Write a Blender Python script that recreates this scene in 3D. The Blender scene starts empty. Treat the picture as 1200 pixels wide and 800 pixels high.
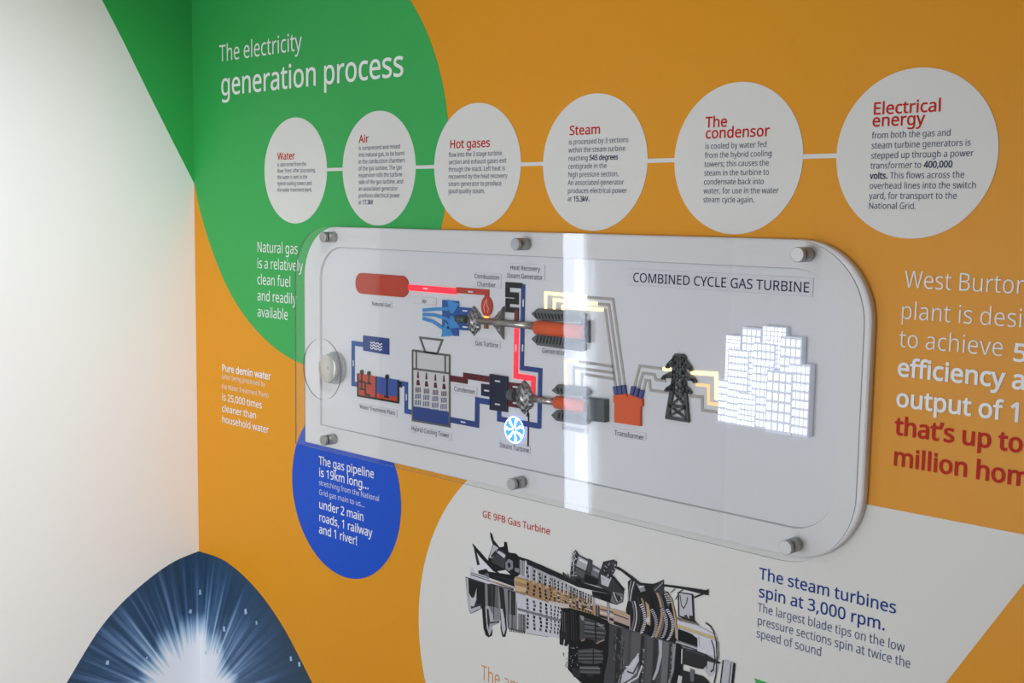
import bpy, bmesh, math, random
from mathutils import Vector, Matrix
random.seed(4)
C = bpy.context.scene.collection

# ---------------------------------------------------------------- camera
S = 0.14            # metres per design unit (radius of one white information circle)
H = 1.60            # camera height
F, YAW, PITCH, ROLL = 1376.1, 0.7630, -0.1051, 0.0155
CX, CD = 22.2336, 13.4339
fwd = Vector((-math.sin(YAW)*math.cos(PITCH), math.cos(YAW)*math.cos(PITCH), math.sin(PITCH)))
r0 = Vector((math.cos(YAW), math.sin(YAW), 0)); u0 = r0.cross(fwd)
rgt = r0*math.cos(ROLL) + u0*math.sin(ROLL); upv = u0*math.cos(ROLL) - r0*math.sin(ROLL)
cam = bpy.data.cameras.new('camera'); camo = bpy.data.objects.new('camera', cam); C.objects.link(camo)
cam.sensor_width = 36; cam.lens = 36*F/1200; cam.clip_start = 0.02
m4 = Matrix((rgt, upv, -fwd)).transposed().to_4x4(); m4.translation = Vector((CX*S, -CD*S, H))
camo.matrix_world = m4
bpy.context.scene.camera = camo

# ---------------------------------------------------------------- world, lights, exposure
w = bpy.data.worlds.new('room_air'); bpy.context.scene.world = w; w.use_nodes = True
w.node_tree.nodes['Background'].inputs[0].default_value = (0.80, 0.88, 1.0, 1)
w.node_tree.nodes['Background'].inputs[1].default_value = 0.3
vs = bpy.context.scene.view_settings
vs.view_transform = 'Standard'; vs.look = 'None'; vs.exposure = 0.0; vs.gamma = 1.0; vs.use_curve_mapping = False

def area(name, loc, target, sx, sy, power, col=(1, 1, 1)):
    l = bpy.data.lights.new(name, 'AREA'); l.shape = 'RECTANGLE'; l.size = sx; l.size_y = sy
    l.energy = power; l.color = col
    o = bpy.data.objects.new(name, l); C.objects.link(o); o.location = loc
    o.rotation_euler = (Vector(target)-Vector(loc)).to_track_quat('-Z', 'Y').to_euler()
    return o
area('window_daylight', (1.30, -2.94, 0.90), (0.7, 0.0, 0.55), 1.2, 1.3, 31, (0.97, 0.98, 1.0))
area('ceiling_lamp_light', (1.55, -1.25, 2.76), (1.55, -1.25, 0), 0.50, 0.35, 3.6, (1.0, 0.97, 0.93))
sp_ = bpy.data.lights.new('wall_washer_light', 'SPOT'); sp_.color = (0.94, 0.97, 1.0); sp_.energy = 200; sp_.spot_size = math.radians(60); sp_.spot_blend = 1.0; sp_.shadow_soft_size = 0.06
so_ = bpy.data.objects.new('wall_washer_light', sp_); C.objects.link(so_); so_.location = (2.3, -1.3, 2.5)
so_.rotation_euler = (Vector((0, -0.85, 1.15))-so_.location).to_track_quat('-Z', 'Y').to_euler()

# ---------------------------------------------------------------- helpers
def lin(c):
    return tuple((x/255/12.92 if x/255 <= .04045 else ((x/255+.055)/1.055)**2.4) for x in c)
MATS = {}
def mat(name, rgb, rough=0.5, metal=0.0, emit=0, ecol=None, spec=0.5, coat=0, noise=0.0, nscale=60):
    if name in MATS: return MATS[name]
    m = bpy.data.materials.new(name); m.use_nodes = True; nt = m.node_tree
    b = nt.nodes['Principled BSDF']; c = lin(rgb)
    b.inputs['Base Color'].default_value = (*c, 1)
    b.inputs['Roughness'].default_value = rough; b.inputs['Metallic'].default_value = metal
    b.inputs['Specular IOR Level'].default_value = spec
    b.inputs['Coat Weight'].default_value = coat; b.inputs['Coat Roughness'].default_value = 0.015
    if emit:
        b.inputs['Emission Color'].default_value = (*lin(ecol or rgb), 1); b.inputs['Emission Strength'].default_value = emit
    if noise:
        tc = nt.nodes.new('ShaderNodeTexCoord'); n = nt.nodes.new('ShaderNodeTexNoise'); n.inputs['Scale'].default_value = nscale
        n.inputs['Detail'].default_value = 4
        mx = nt.nodes.new('ShaderNodeMix'); mx.data_type = 'RGBA'
        mx.inputs[6].default_value = (*[v*(1-noise) for v in c], 1); mx.inputs[7].default_value = (*[min(1, v*(1+noise)) for v in c], 1)
        nt.links.new(tc.outputs['Object'], n.inputs['Vector']); nt.links.new(n.outputs['Fac'], mx.inputs[0]); nt.links.new(mx.outputs[2], b.inputs['Base Color'])
        bp = nt.nodes.new('ShaderNodeBump'); bp.inputs['Strength'].default_value = 0.12; bp.inputs['Distance'].default_value = 0.0006
        n2 = nt.nodes.new('ShaderNodeTexNoise'); n2.inputs['Scale'].default_value = 900
        nt.links.new(tc.outputs['Object'], n2.inputs['Vector']); nt.links.new(n2.outputs['Fac'], bp.inputs['Height']); nt.links.new(bp.outputs[0], b.inputs['Normal'])
    MATS[name] = m; return m

def P(u, d, z): return Vector((u*S, -d*S, H + z*S))       # design units -> world metres; d is the distance off the printed wall
def at(px, py, d=0.0, side=False):                         # photograph point -> (u, z) on the plane d off the wall (or on the left wall: (y, z))
    v = rgt*((px-600)/F) + upv*((400-py)/F) + fwd
    if side:
        t = -CX/v.x; return (-CD + v.y*t, v.z*t)
    t = (CD-d)/v.y; return (CX + v.x*t, v.z*t)
def px_of(u, z, d):
    q = Vector((u-CX, CD-d, z)); return 600 + F*q.dot(rgt)/q.dot(fwd)
def u_at(xpx, z, d):
    lo, hi = -2.0, 21.0
    for _ in range(40):
        mid = (lo+hi)/2
        if px_of(mid, z, d) < xpx: lo = mid
        else: hi = mid
    return lo
def A(pts, d=0.0): return [at(x, y, d) for x, y in pts]
def zoomed(pts, ox, oy, k): return [(ox+x/k, oy+y/k) for x, y in pts]

ORG = {}
def thing(name, label, cat, loc, group=None):
    o = bpy.data.objects.new(name, None); C.objects.link(o); o.empty_display_size = 0.05
    o.location = loc; o['label'] = label; o['category'] = cat
    if group: o['group'] = group
    ORG[o.name] = Vector(loc); return o
class MB:
    def __init__(s): s.v = []; s.f = []; s.m = []; s.mats = []; s.sm = []
    def mi(s, m):
        if m not in s.mats: s.mats.append(m)
        return s.mats.index(m)
    def face(s, ids, m, smooth=False): s.f.append(ids); s.m.append(s.mi(m)); s.sm.append(smooth)
    def add(s, vs): k = len(s.v); s.v += [tuple(x) for x in vs]; return k
    def poly(s, pts, d0, d1, m, side=None, bev=0.0):       # prism on the wall: outline (u,z), back d0, front d1
        ar = sum(pts[i-1][0]*pts[i][1]-pts[i][0]*pts[i-1][1] for i in range(len(pts)))
        if ar < 0: pts = pts[::-1]
        n = len(pts)
        if bev:
            ins = inset(pts, bev)
            rings = [(pts, d0), (pts, d1-bev), (inset(pts, bev*.3), d1-bev*.3), (ins, d1)]
        else: rings = [(pts, d0), (pts, d1)] if d1-d0 > 1e-9 else [(pts, d1)]
        ks = [s.add([P(u, d, z) for u, z in r]) for r, d in rings]
        s.face(list(range(ks[-1], ks[-1]+n)), m)
        for a, b in zip(ks, ks[1:]):
            for i in range(n): j = (i+1) % n; s.face([a+i, a+j, b+j, b+i], side or m)
    def quadstrip(s, a, b, m, d):                          # flat band between two polylines
        k = s.add([P(u, d, z) for u, z in a] + [P(u, d, z) for u, z in b]); n = len(a)
        for i in range(n-1): s.face([k+i, k+i+1, k+n+i+1, k+n+i], m)
    def box(s, u0, u1, z0, z1, d0, d1, m): s.poly([(u0, z0), (u1, z0), (u1, z1), (u0, z1)], d0, d1, m)
    def wbox(s, a, b, m):                                  # world-space box
        (x0, y0, z0), (x1, y1, z1) = a, b
        k = s.add([(x, y, z) for z in (z0, z1) for y in (y0, y1) for x in (x0, x1)])
        for q in ((0, 2, 3, 1), (4, 5, 7, 6), (0, 1, 5, 4), (2, 6, 7, 3), (0, 4, 6, 2), (1, 3, 7, 5)): s.face([k+i for i in q], m)
    def lathe(s, org, axis, prof, m, seg=24, smooth=True, caps=True):   # prof: (distance along axis, radius) in design units
        ax = Vector(axis).normalized(); e1 = ax.orthogonal().normalized(); e2 = ax.cross(e1)
        o = Vector(org); n = seg
        ks = []
        for t, r in prof:
            ks.append(s.add([o + ax*t*S + (e1*math.cos(2*math.pi*i/n)+e2*math.sin(2*math.pi*i/n))*r*S for i in range(n)]))
        for a, b in zip(ks, ks[1:]):
            for i in range(n): j = (i+1) % n; s.face([a+i, a+j, b+j, b+i], m, smooth)
        if caps: s.face([ks[0]+i for i in range(n)][::-1], m); s.face([ks[-1]+i for i in range(n)], m)
    def stroke(s, pts, wd, d0, d1, m, closed=False):       # pipe run as a mitred flat band with thickness
        n = len(pts); L = []; R = []
        for i in range(n):
            p = Vector(pts[i]); a = Vector(pts[i-1]) if (i or closed) else None; b = Vector(pts[(i+1) % n]) if (i < n-1 or closed) else None
            t1 = (p-a).normalized() if a is not None else None; t2 = (b-p).normalized() if b is not None else None
            t = (t1+t2) if (t1 and t2) else (t1 or t2)
            t = t.normalized() if t.length > 1e-6 else t2
            nn = Vector((-t.y, t.x)); k = 1.0
            if t1 and t2: k = 1/max(.35, abs(nn.dot(Vector((-t2.y, t2.x)))))
            L.append(p+nn*wd/2*k); R.append(p-nn*wd/2*k)
        rng = range(n if closed else n-1)
        for i in rng:
            j = (i+1) % n
            s.poly([tuple(L[i]), tuple(R[i]), tuple(R[j]), tuple(L[j])], d0, d1, m)
    def build(s, name, parent=None, structure=False, label=None, stuff=False):
        loc = ORG[parent.name] if parent else Vector((0, 0, 0))
        me = bpy.data.meshes.new(name); me.from_pydata([tuple(Vector(v)-loc) for v in s.v], [], s.f)
        for m in s.mats: me.materials.append(m)
        me.polygons.foreach_set('material_index', s.m); me.polygons.foreach_set('use_smooth', s.sm)
        me.update()
        o = bpy.data.objects.new(name, me); C.objects.link(o)
        if parent: o.parent = parent; ORG[o.name] = loc
        if structure: o['kind'] = 'structure'
        if stuff: o['kind'] = 'stuff'
        if label: o['label'] = label
        return o
def inset(pts, k):
    out = []; n = len(pts)
    for i in range(n):
        a, p, b = Vector(pts[i-1]), Vector(pts[i]), Vector(pts[(i+1) % n])
        t1 = (p-a); t2 = (b-p)
        if t1.length < 1e-9 or t2.length < 1e-9: out.append(tuple(p)); continue
        t1.normalize(); t2.normalize(); n1 = Vector((-t1.y, t1.x)); n2 = Vector((-t2.y, t2.x)); q = n1+n2
        q = q/max(.3, q.dot(n1)); out.append(tuple(p+q*k))
    return out
def smooth(pts, k=5):
    out = []
    for i in range(len(pts)-1):
        p0, p1, p2, p3 = (Vector(pts[max(0, i-1)]), Vector(pts[i]), Vector(pts[i+1]), Vector(pts[min(len(pts)-1, i+2)]))
        for j in range(k):
            t = j/k; q = 0.5*((2*p1)+(p2-p0)*t+(2*p0-5*p1+4*p2-p3)*t*t+(3*p1-p0-3*p2+p3)*t**3); out.append(tuple(q))
    return out+[tuple(pts[-1])]
def circ(u, z, r, n=96, a0=0, a1=2*math.pi, rz=None):
    full = abs(a1-a0-2*math.pi) < 1e-6
    return [(u+r*math.cos(a0+(a1-a0)*i/(n if full else n-1)), z+(rz or r)*math.sin(a0+(a1-a0)*i/(n if full else n-1))) for i in range(n)]
def rounded(u0, u1, z0, z1, tl, tr, br, bl, n=14):
    out = []
    for cx, cz, r, a in ((u1-tr, z1-tr, tr, 0), (u0+tl, z1-tl, tl, 90), (u0+bl, z0+bl, bl, 180), (u1-br, z0+br, br, 270)):
        out += [(cx+r*math.cos(math.radians(a+90*i/n)), cz+r*math.sin(math.radians(a+90*i/n))) for i in range(n+1)]
    return out
def holed(name, outer, holes, d0, d1, m, side, parent, bev=0.0, edge_mat_holes=None):
    """plate with holes: triangulated faces front and back, side walls as quads"""
    bm = bmesh.new(); loc = ORG[parent.name] if parent else Vector((0, 0, 0))
    o2 = inset(outer, bev) if bev else outer
    def ring(pts, d): return [bm.verts.new(P(u, d, z)-loc) for u, z in pts]
    def fill(rings, idx):
        es = []
        for r in rings: es += [bm.edges.get((r[i-1], r[i])) or bm.edges.new((r[i-1], r[i])) for i in range(len(r))]
        g = bmesh.ops.triangle_fill(bm, use_beauty=True, edges=es, normal=(0, -1, 0))
        for f in g['geom']:
            if isinstance(f, bmesh.types.BMFace): f.material_index = idx
    fr = [ring(o2, d1)] + [ring(h, d1) for h in holes]; fill(fr, 0)
    bk = [ring(outer, d0)] + [ring(h, d0) for h in holes]; fill(bk, 0)
    def wall(a, b):
        for i in range(len(a)):
            f = bm.faces.new((a[i-1], a[i], b[i], b[i-1])); f.material_index = 1; f.smooth = False
    if bev:
        q1 = ring(outer, d1-bev); q2 = ring(inset(outer, bev*.3), d1-bev*.3); wall(bk[0], q1); wall(q1, q2); wall(q2, fr[0])
    else: wall(bk[0], fr[0])
    for a, b in zip(bk[1:], fr[1:]): wall(a, b)
    bmesh.ops.recalc_face_normals(bm, faces=bm.faces)
    me = bpy.data.meshes.new(name); bm.to_mesh(me); bm.free(); me.materials.append(m); me.materials.append(side)
    o = bpy.data.objects.new(name, me); C.objects.link(o)
    if parent: o.parent = parent; ORG[o.name] = loc
    return o

# ---------------------------------------------------------------- lettering
try:
    FONT = bpy.data.fonts.load(bpy.utils.system_resource('DATAFILES') + '/fonts/NotoSansHebrew-Regular.woff2')
except Exception:
    FONT = None
OFF = {'heavy': 0.013, 'cap': 0.005, 'light': -0.007, 'regular': 0.0, 'medium': 0.008, 'bold': 0.019}
_T = {}; QUEUE = []
def weigh(me, off):
    """letter faces made heavier (or lighter) by moving their outline along its normal"""
    V = [Vector(v.co[:2]) for v in me.vertices]; Fs = [list(p.vertices) for p in me.polygons]; mx = max(v.x for v in V)
    bd = {}
    for f in Fs:
        if sum(V[f[i-1]].x*V[f[i]].y-V[f[i]].x*V[f[i-1]].y for i in range(len(f))) < 0: f.reverse()
        for i in range(len(f)): bd[(f[i-1], f[i])] = 1
    bd = [e for e in bd if (e[1], e[0]) not in bd]
    nv = {}
    for a, b in bd:
        t = V[b]-V[a]
        if t.length < 1e-9: continue
        t.normalize(); n = Vector((t.y, -t.x))
        for q in (a, b): nv.setdefault(q, []).append(n)
    out = {}
    for q, ns in nv.items():
        n = sum(ns, Vector((0, 0)))
        if n.length < 1e-6: out[q] = V[q]; continue
        n.normalize(); out[q] = V[q]+n*off/max(.5, n.dot(ns[0]))
    if off <= 0: return ([tuple(out.get(i, v))+(0,) for i, v in enumerate(V)], Fs, mx)
    vs_ = [tuple(v)+(0,) for v in V]; idx = {}
    for q, v in out.items(): idx[q] = len(vs_); vs_.append(tuple(v)+(0,))
    for a, b in bd:
        if a in idx and b in idx: Fs.append([a, idx[a], idx[b], b])
    return (vs_, Fs, mx+off)
def glyphs(s, weight):
    k = (s, weight)
    if k not in _T:
        c = bpy.data.curves.new('lettering', 'FONT'); c.body = s; c.size = 1; c.resolution_u = 3
        if FONT: c.font = FONT
        o = bpy.data.objects.new('lettering', c); C.objects.link(o)
        bpy.context.view_layer.update()
        me = bpy.data.meshes.new_from_object(o.evaluated_get(bpy.context.evaluated_depsgraph_get()))
        _T[k] = weigh(me, OFF[weight])
        bpy.data.objects.remove(o); bpy.data.curves.remove(c); bpy.data.meshes.remove(me)
    return _T[k]
def width(s, weight): return glyphs(s, weight)[2]
def put_line(segs, u, z, size, xs, d, parent, name='text_line', label=None):
    """segs: [(text, weight, material)], left edge u, baseline z"""
    mb = MB(); x = 0.0
    for i, (s, wt, m) in enumerate(segs):
        v, f, wd = glyphs(s.strip(), wt)
        k = mb.add([P(u+(x+a)*size*xs, d, z+b*size) for a, b, c in v])
        for q in f: mb.face([k+i2 for i2 in q], m)
        x += wd + 0.27
    return mb.build(name, parent, label=label)
CAP = max(v[1] for v in glyphs('H', 'light')[0])          # capital height of the font at size 1
def line(s, x0, y0, xr, cap, weight, m, d, parent, name='text_line', ref=None, words=False):
    """one line given by its left baseline point, right end and capital height in the photograph"""
    u, z = at(x0, y0, d); u1, z1 = at(x0, y0-cap*.95, d); size = (z1-z)/CAP
    ur = u_at(xr, z, d); xs = (ur-u)/(width(ref or s, weight)*size)
    if not words: put_line([(s, weight, m)], u, z, size, xs, d, parent, name); return
    ws = s.split()
    for i, w_ in enumerate(ws):                             # big title: every word a part
        off = width(' '.join(ws[:i+1]), weight)-width(w_, weight)
        put_line([(w_, weight, m)], u+off*size*xs, z, size, xs, d, parent, 'word')
def para(lines, top, bot, cap, ref, xr, weight, m, mb_, d, parent):
    """paragraph: first and last baselines, capital height, index of the line whose right end is known"""
    (ua, za), (ub, zb) = at(*top, d), at(*bot, d); n = len(lines); u = (ua+ub)/2
    size = (za-zb)/(n-1)*0.62/CAP
    zr = za+(zb-za)*ref/(n-1); flat = lines[ref]
    xs = (u_at(xr, zr, d)-u)/(width(flat.replace('*', ''), weight)*size)
    for i, l in enumerate(lines):
        segs = [(t, 'bold' if j % 2 else weight, mb_ if j % 2 else m) for j, t in enumerate(l.split('*')) if t.strip()]
        put_line(segs, u, za+(zb-za)*i/(n-1), size, xs, d, parent)

# ---------------------------------------------------------------- materials
orange = mat('orange_vinyl', (222, 149, 14), 0.42, noise=0.02, spec=0.28)
green = mat('green_vinyl', (52, 168, 82), 0.42, noise=0.02, spec=0.3)
blue = mat('blue_vinyl', (14, 78, 196), 0.42, noise=0.02, spec=0.25)
vwhite = mat('white_vinyl', (217, 217, 212), 0.42, noise=0.01, spec=0.4)
twhite = mat('white_lettering', (236, 238, 236), 0.5)
tred = mat('red_lettering', (190, 32, 14), 0.5, spec=0.15)
tnavy = mat('navy_lettering', (62, 68, 106), 0.5, spec=0.2)
tnavyb = mat('navy_bold_lettering', (20, 26, 80), 0.5, spec=0.2)
tblue = mat('blue_lettering', (20, 58, 136), 0.5, spec=0.2)
tbluel = mat('thin_blue_lettering', (66, 82, 128), 0.5)
torange = mat('orange_lettering', (214, 140, 66), 0.5)
paint = mat('white_wall_paint', (233, 233, 230), 0.55, noise=0.008)
ceil_m = mat('ceiling_paint', (168, 168, 166), 0.8)
floor_m = mat('pale_grey_floor', (196, 195, 192), 0.9, noise=0.12, nscale=150)
case_m = mat('white_case_plastic', (224, 224, 224), 0.38)
board_m = mat('white_display_board', (222, 224, 226), 0.35, coat=0.5)
steel = mat('brushed_steel', (172, 172, 170), 0.42, metal=0.85)
steel_d = mat('dark_groove', (50, 50, 50), 0.5)

# ---------------------------------------------------------------- the room
T = 0.12; X1 = 4.4; Y1 = -3.0; Z1 = 2.8
def wallbox(name, a, b, m): mb = MB(); mb.wbox(a, b, m); return mb.build(name, structure=True)
wallbox('floor', (-T, Y1-T, -0.1), (X1+T, T, 0), floor_m)
wallbox('ceiling', (-T, Y1-T, Z1), (X1+T, T, Z1+0.1), ceil_m)
wallbox('wall_right', (-T, 0, 0), (X1+T, T, Z1), orange)                  # the orange printed wall
wallbox('wall_end', (X1, Y1, 0), (X1+T, 0, Z1), paint)
# left wall with a tall narrow glazed slit that leans a touch
def yz(y, zz): return (y*S, H+zz*S)
sl = [(-12.18, 6.5), (-12.82, -10.2)]; sr = [(-13.08, 6.5), (-14.12, -10.2)]
mb = MB()
def side_prism(mb, pts, x0, x1, m):                        # pts (y,z) metres
    n = len(pts); k = mb.add([(x0, y, z) for y, z in pts] + [(x1, y, z) for y, z in pts])
    mb.face([k+i for i in range(n)], m); mb.face([k+n+i for i in range(n)][::-1], m)
    for i in range(n): j = (i+1) % n; mb.face([k+i, k+n+i, k+n+j, k+j], m)
L0, L1, R0, R1 = yz(*sl[0]), yz(*sl[1]), yz(*sr[0]), yz(*sr[1])
side_prism(mb, [(0, 0), (0, Z1), (L0[0], Z1), L0, L1, (L1[0], 0)], -T, 0, paint)
side_prism(mb, [(R1[0], 0), R1, R0, (R0[0], Z1), (Y1, Z1), (Y1, 0)], -T, 0, paint)
side_prism(mb, [L0, (L0[0], Z1), (R0[0], Z1), R0], -T, 0, paint)
side_prism(mb, [L1, R1, (R1[0], 0), (L1[0], 0)], -T, 0, paint)
mb.build('wall_left', structure=True)
# unseen grey panels added beside the slit to darken the clear sheet's reflections
gpanel = mat('added_panel_grey', (112, 114, 118), 0.5)
yb = lambda zz, a, b: a[0]+(b[0]-a[0])*(zz-a[1])/(b[1]-a[1])
for n_, pts in (('added_dark_panel_1', [(-0.80, 0.01), (-0.80, 2.3), (yb(2.3, L0, L1)+.01, 2.3), (yb(.25, L0, L1)+.01, .25), (yb(.25, L0, L1)+.01, .01)]), ('added_dark_panel_2', [(yb(.25, R0, R1)-.03, .01), (yb(.25, R0, R1)-.03, .25), (yb(2.3, R0, R1)-.03, 2.3), (-2.95, 2.3), (-2.95, .01)])):
    mb = MB(); side_prism(mb, pts, 0.0, 0.012, gpanel); mb.build(n_, structure=True)
pane = mat('frosted_lit_pane', (235, 240, 250), 0.6, emit=9.0, ecol=(226, 236, 255))
mb = MB(); side_prism(mb, [L0, R0, R1, L1], -0.03, -0.02, pane); mb.build('window_1', structure=True)
# back wall with the big window the daylight comes through
mb = MB(); wx0, wx1, wz0, wz1 = 0.72, 2.18, 0.28, 1.82
mb.wbox((-T, Y1-T, 0), (wx0, Y1, Z1), paint); mb.wbox((wx1, Y1-T, 0), (X1+T, Y1, Z1), paint)
mb.wbox((wx0, Y1-T, 0), (wx1, Y1, wz0), paint); mb.wbox((wx0, Y1-T, wz1), (wx1, Y1, Z1), paint)
mb.build('wall_back', structure=True)
mb = MB(); fm = mat('white_frame', (225, 226, 225), 0.4)
for a, b in (((wx0, Y1-.08, wz0), (wx0+.05, Y1-.01, wz1)), ((wx1-.05, Y1-.08, wz0), (wx1, Y1-.01, wz1)), ((wx0, Y1-.08, wz0), (wx1, Y1-.01, wz0+.05)), ((wx0, Y1-.08, wz1-.05), (wx1, Y1-.01, wz1)), ((1.42, Y1-.08, wz0), (1.48, Y1-.01, wz1))): mb.wbox(a, b, fm)
mb.wbox((wx0+.05, Y1-.05, wz0+.05), (wx1-.05, Y1-.04, wz1-.05), mat('daylit_pane', (230, 238, 250), 0.4, emit=1.5, ecol=(226, 236, 255)))
mb.build('window_2', structure=True)
t = thing('ceiling_light', 'square white recessed ceiling light above the exhibit', 'light', (1.55, -1.25, 2.765))
mb = MB(); mb.wbox((1.27, -1.45, 2.765), (1.83, -1.05, 2.80), fm); mb.build('frame', t)

# ---------------------------------------------------------------- large vinyl graphics
def pin(u, z, d=0): return P(u, d, z)
edge_r = [(228.7,218.7),(232,235),(237,256),(243,276.5),(251,300),(258.5,319.5),(267,337.5),(274,351),(282.5,364),(290,374.5),(298,384),(305.5,392.5),(313.7,400),(321,406.6),(329,412.5),(337,417.8),(345,422.5)]
c_r = circ(3.98, 1.0, 3.915, 60, math.radians(-87), math.radians(48))
zc = 0.62
t = thing('green_wall_graphic', 'large green round graphic wrapping the corner behind the title lettering', 'wall graphic', pin(0.5, 1.5))
mb = MB(); top = [(c_r[-1][0], c_r[-1][1])]
pts = [(0.001, zc)] + smooth(A(edge_r[::2])) + c_r + [(5.6, 5.2), (4.6, 8.4), (0.001, 8.4)]
mb.poly(pts, 0.0, 0.004, green); mb.build('right_wall_piece', t)
def side_poly(mb, pts, x0, x1, m):                         # pts (y,z) design units on the left wall
    side_prism(mb, [yz(y, zz) for y, zz in pts], x0, x1, m)
mb = MB(); side_poly(mb, [(-0.001, zc), (-0.552, 1.578), (-1.002, 2.376), (-1.544, 3.363), (-1.988, 4.124), (-4.3, 8.4), (-0.001, 8.4)], 0, 0.0006, green); mb.build('left_wall_piece', t)

# star burst picture: printed rays, computed from the unrolled print coordinate x + y
def burst_mat():
    m = bpy.data.materials.new('starburst_print'); m.use_nodes = True; nt = m.node_tree; N = nt.nodes.new; Lk = nt.links.new
    b = nt.nodes['Principled BSDF']; b.inputs['Roughness'].default_value = 0.42
    g = N('ShaderNodeNewGeometry'); sp = N('ShaderNodeSeparateXYZ'); Lk(g.outputs['Position'], sp.inputs[0])
    def M(op, a, b_=None, c=None):
        n = N('ShaderNodeMath'); n.operation = op
        for i, v in enumerate((a, b_, c)):
            if v is None: continue
            if isinstance(v, (int, float)): n.inputs[i].default_value = v
            else: Lk(v, n.inputs[i])
        return n.outputs[0]
    s = M('DIVIDE', M('ADD', sp.outputs[0], sp.outputs[1]), S)
    z = M('DIVIDE', M('SUBTRACT', sp.outputs[2], H), S)
    dx = M('SUBTRACT', s, -0.1); dz = M('SUBTRACT', z, -10.9)
    r = M('SQRT', M('ADD', M('MULTIPLY', dx, dx), M('MULTIPLY', dz, dz)))
    ang = M('ARCTAN2', dz, dx)
    def nz(scale_a, scale_r, det=3, off=0.0):
        cb = N('ShaderNodeCombineXYZ'); Lk(M('MULTIPLY', ang, scale_a), cb.inputs[0]); Lk(M('MULTIPLY', r, scale_r), cb.inputs[1]); cb.inputs[2].default_value = off
        n = N('ShaderNodeTexNoise'); n.inputs['Scale'].default_value = 1; n.inputs['Detail'].default_value = det; Lk(cb.outputs[0], n.inputs['Vector']); return n.outputs['Fac']
    fine = nz(26, 0.25, 4); broad = nz(4.5, 0.25, 2, 5.0); warm = nz(9, .3, 2, 9.0)
    streak = M('POWER', fine, 2.2)
    fall = M('SUBTRACT', 1.0, M('MULTIPLY', M('SUBTRACT', r, 0.7), 0.33))           # 1 at the core .. 0 at the rim
    core = N('ShaderNodeMapRange'); Lk(M('ADD', r, M('MULTIPLY', M('SUBTRACT', broad, .5), 1.5)), core.inputs[0]); core.inputs[1].default_value = 2.0; core.inputs[2].default_value = 0.9
    val = M('ADD', M('MULTIPLY', M('MULTIPLY', streak, 1.7), M('ADD', fall, 0.25)), M('MULTIPLY', broad, 0.25))
    val = M('ADD', M('MULTIPLY', val, 0.88), core.outputs[0])
    cr = N('ShaderNodeValToRGB'); Lk(val, cr.inputs[0]); e = cr.color_ramp.elements
    e[0].position = 0.05; e[0].color = (*lin((28, 50, 62)), 1); e[1].position = 1.0; e[1].color = (*lin((236, 240, 248)), 1)
    for p_, c_ in ((0.26, (48, 78, 112)), (0.42, (86, 120, 162)), (0.64, (158, 192, 220))):
        q = e.new(p_); q.color = (*lin(c_), 1)
    Lk(cr.outputs[0], b.inputs['Base Color']); return m
bmatl = burst_mat()
t = thing('starburst_wall_graphic', 'dark blue round picture of bursting light rays wrapping the corner near the floor', 'wall graphic', pin(0.5, -10.5))
bd = smooth(A([(234,646),(260,655),(285,674),(310,702),(335,740),(366,800)]))
mb = MB(); mb.poly([(0.001, bd[0][1])] + bd[1:] + [(4.35, -9.9), (4.45, -10.8), (4.3, -11.38), (0.001, -11.38)], 0, 0.004, bmatl); mb.build('right_wall_piece', t)
bl_ = smooth([(-0.001, bd[0][1]), (-0.60, -7.475), (-1.20, -7.73), (-1.85, -8.13), (-2.40, -8.63), (-3.053, -9.491)])
mb = MB(); side_poly(mb, bl_ + [(-3.3, -10.1), (-3.4, -10.8), (-3.3, -11.38), (-0.001, -11.38)], 0, 0.0006, bmatl); mb.build('left_wall_piece', t)
spk = mat('sparkle_print', (165, 196, 224), 0.45)
for x, y, r in ((805,410,6),(716,482,6),(850,457,4),(687,575,5),(640,580,4),(992,605,5),(1027,628,5),(575,410,7),(232,622,7),(616,330,6),(395,602,4)):
    px, py = 60+x/3.53, 600+y/3.53; r = r/105.0; mb = MB()
    if px > 234.5:
        u, z = at(px, py); mb.poly([(u-r*.8, z+r*.6), (u-r*.5, z-r*1.2), (u+r*.9, z-r*.7), (u+r*.5, z+r*1.2)], 0.004, 0.0065, spk)
    else:
        u, z = at(px, py, side=True); side_poly(mb, [(u-r*.6, z-r*.4), (u-r*.3, z+r*.8), (u+r*.6, z+r*.5), (u+r*.4, z-r*.8)], 0.0006, 0.0009, spk)
    mb.build('sparkle', t)

# title and loose lettering
def lettering(label, u, z): return thing('wall_lettering', label, 'lettering', pin(u, z))
D1 = 0.009
t = lettering('large white title The electricity generation process on the green graphic', 1.5, 2.5)
line('The electricity', 257, 72.5, 353.7, 20, 'regular', twhite, D1, t, words=True); line('generation process', 258.5, 112, 472.5, 26.5, 'medium', twhite, D1, t, words=True)
t = lettering('white Natural gas wording on the green graphic left of the exhibit panel', 3, -2)
para(['Natural gas', 'is a relatively', 'clean fuel', 'and readily', 'available'], (301.2, 295), (301.3, 370.5), 13, 1, 355, 'regular', twhite, twhite, D1, t)
t = lettering('small white Pure demin water wording on the orange wall near the corner', 1.5, -4)
for a in (('Pure demin water', 260, 434.5, 317.4, 8.2, 'bold'), ('(after being processed by', 260, 443.2, 310.6, 5.9, 'light'), ('the Water Treatment Plant)', 260, 455, 314.4, 5.9, 'light'), ('is 25,000 times', 260, 468.6, 306.9, 8.2, 'medium'), ('cleaner than', 260, 481.8, 300, 8.2, 'medium'), ('household water', 260, 494.5, 315, 8.2, 'medium')):
    line(a[0], a[1], a[2], a[3], a[4], a[5], twhite, D1, t)
t = lettering('white and red West Burton plant wording on orange wall right of the panel', 16.5, -2)
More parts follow.
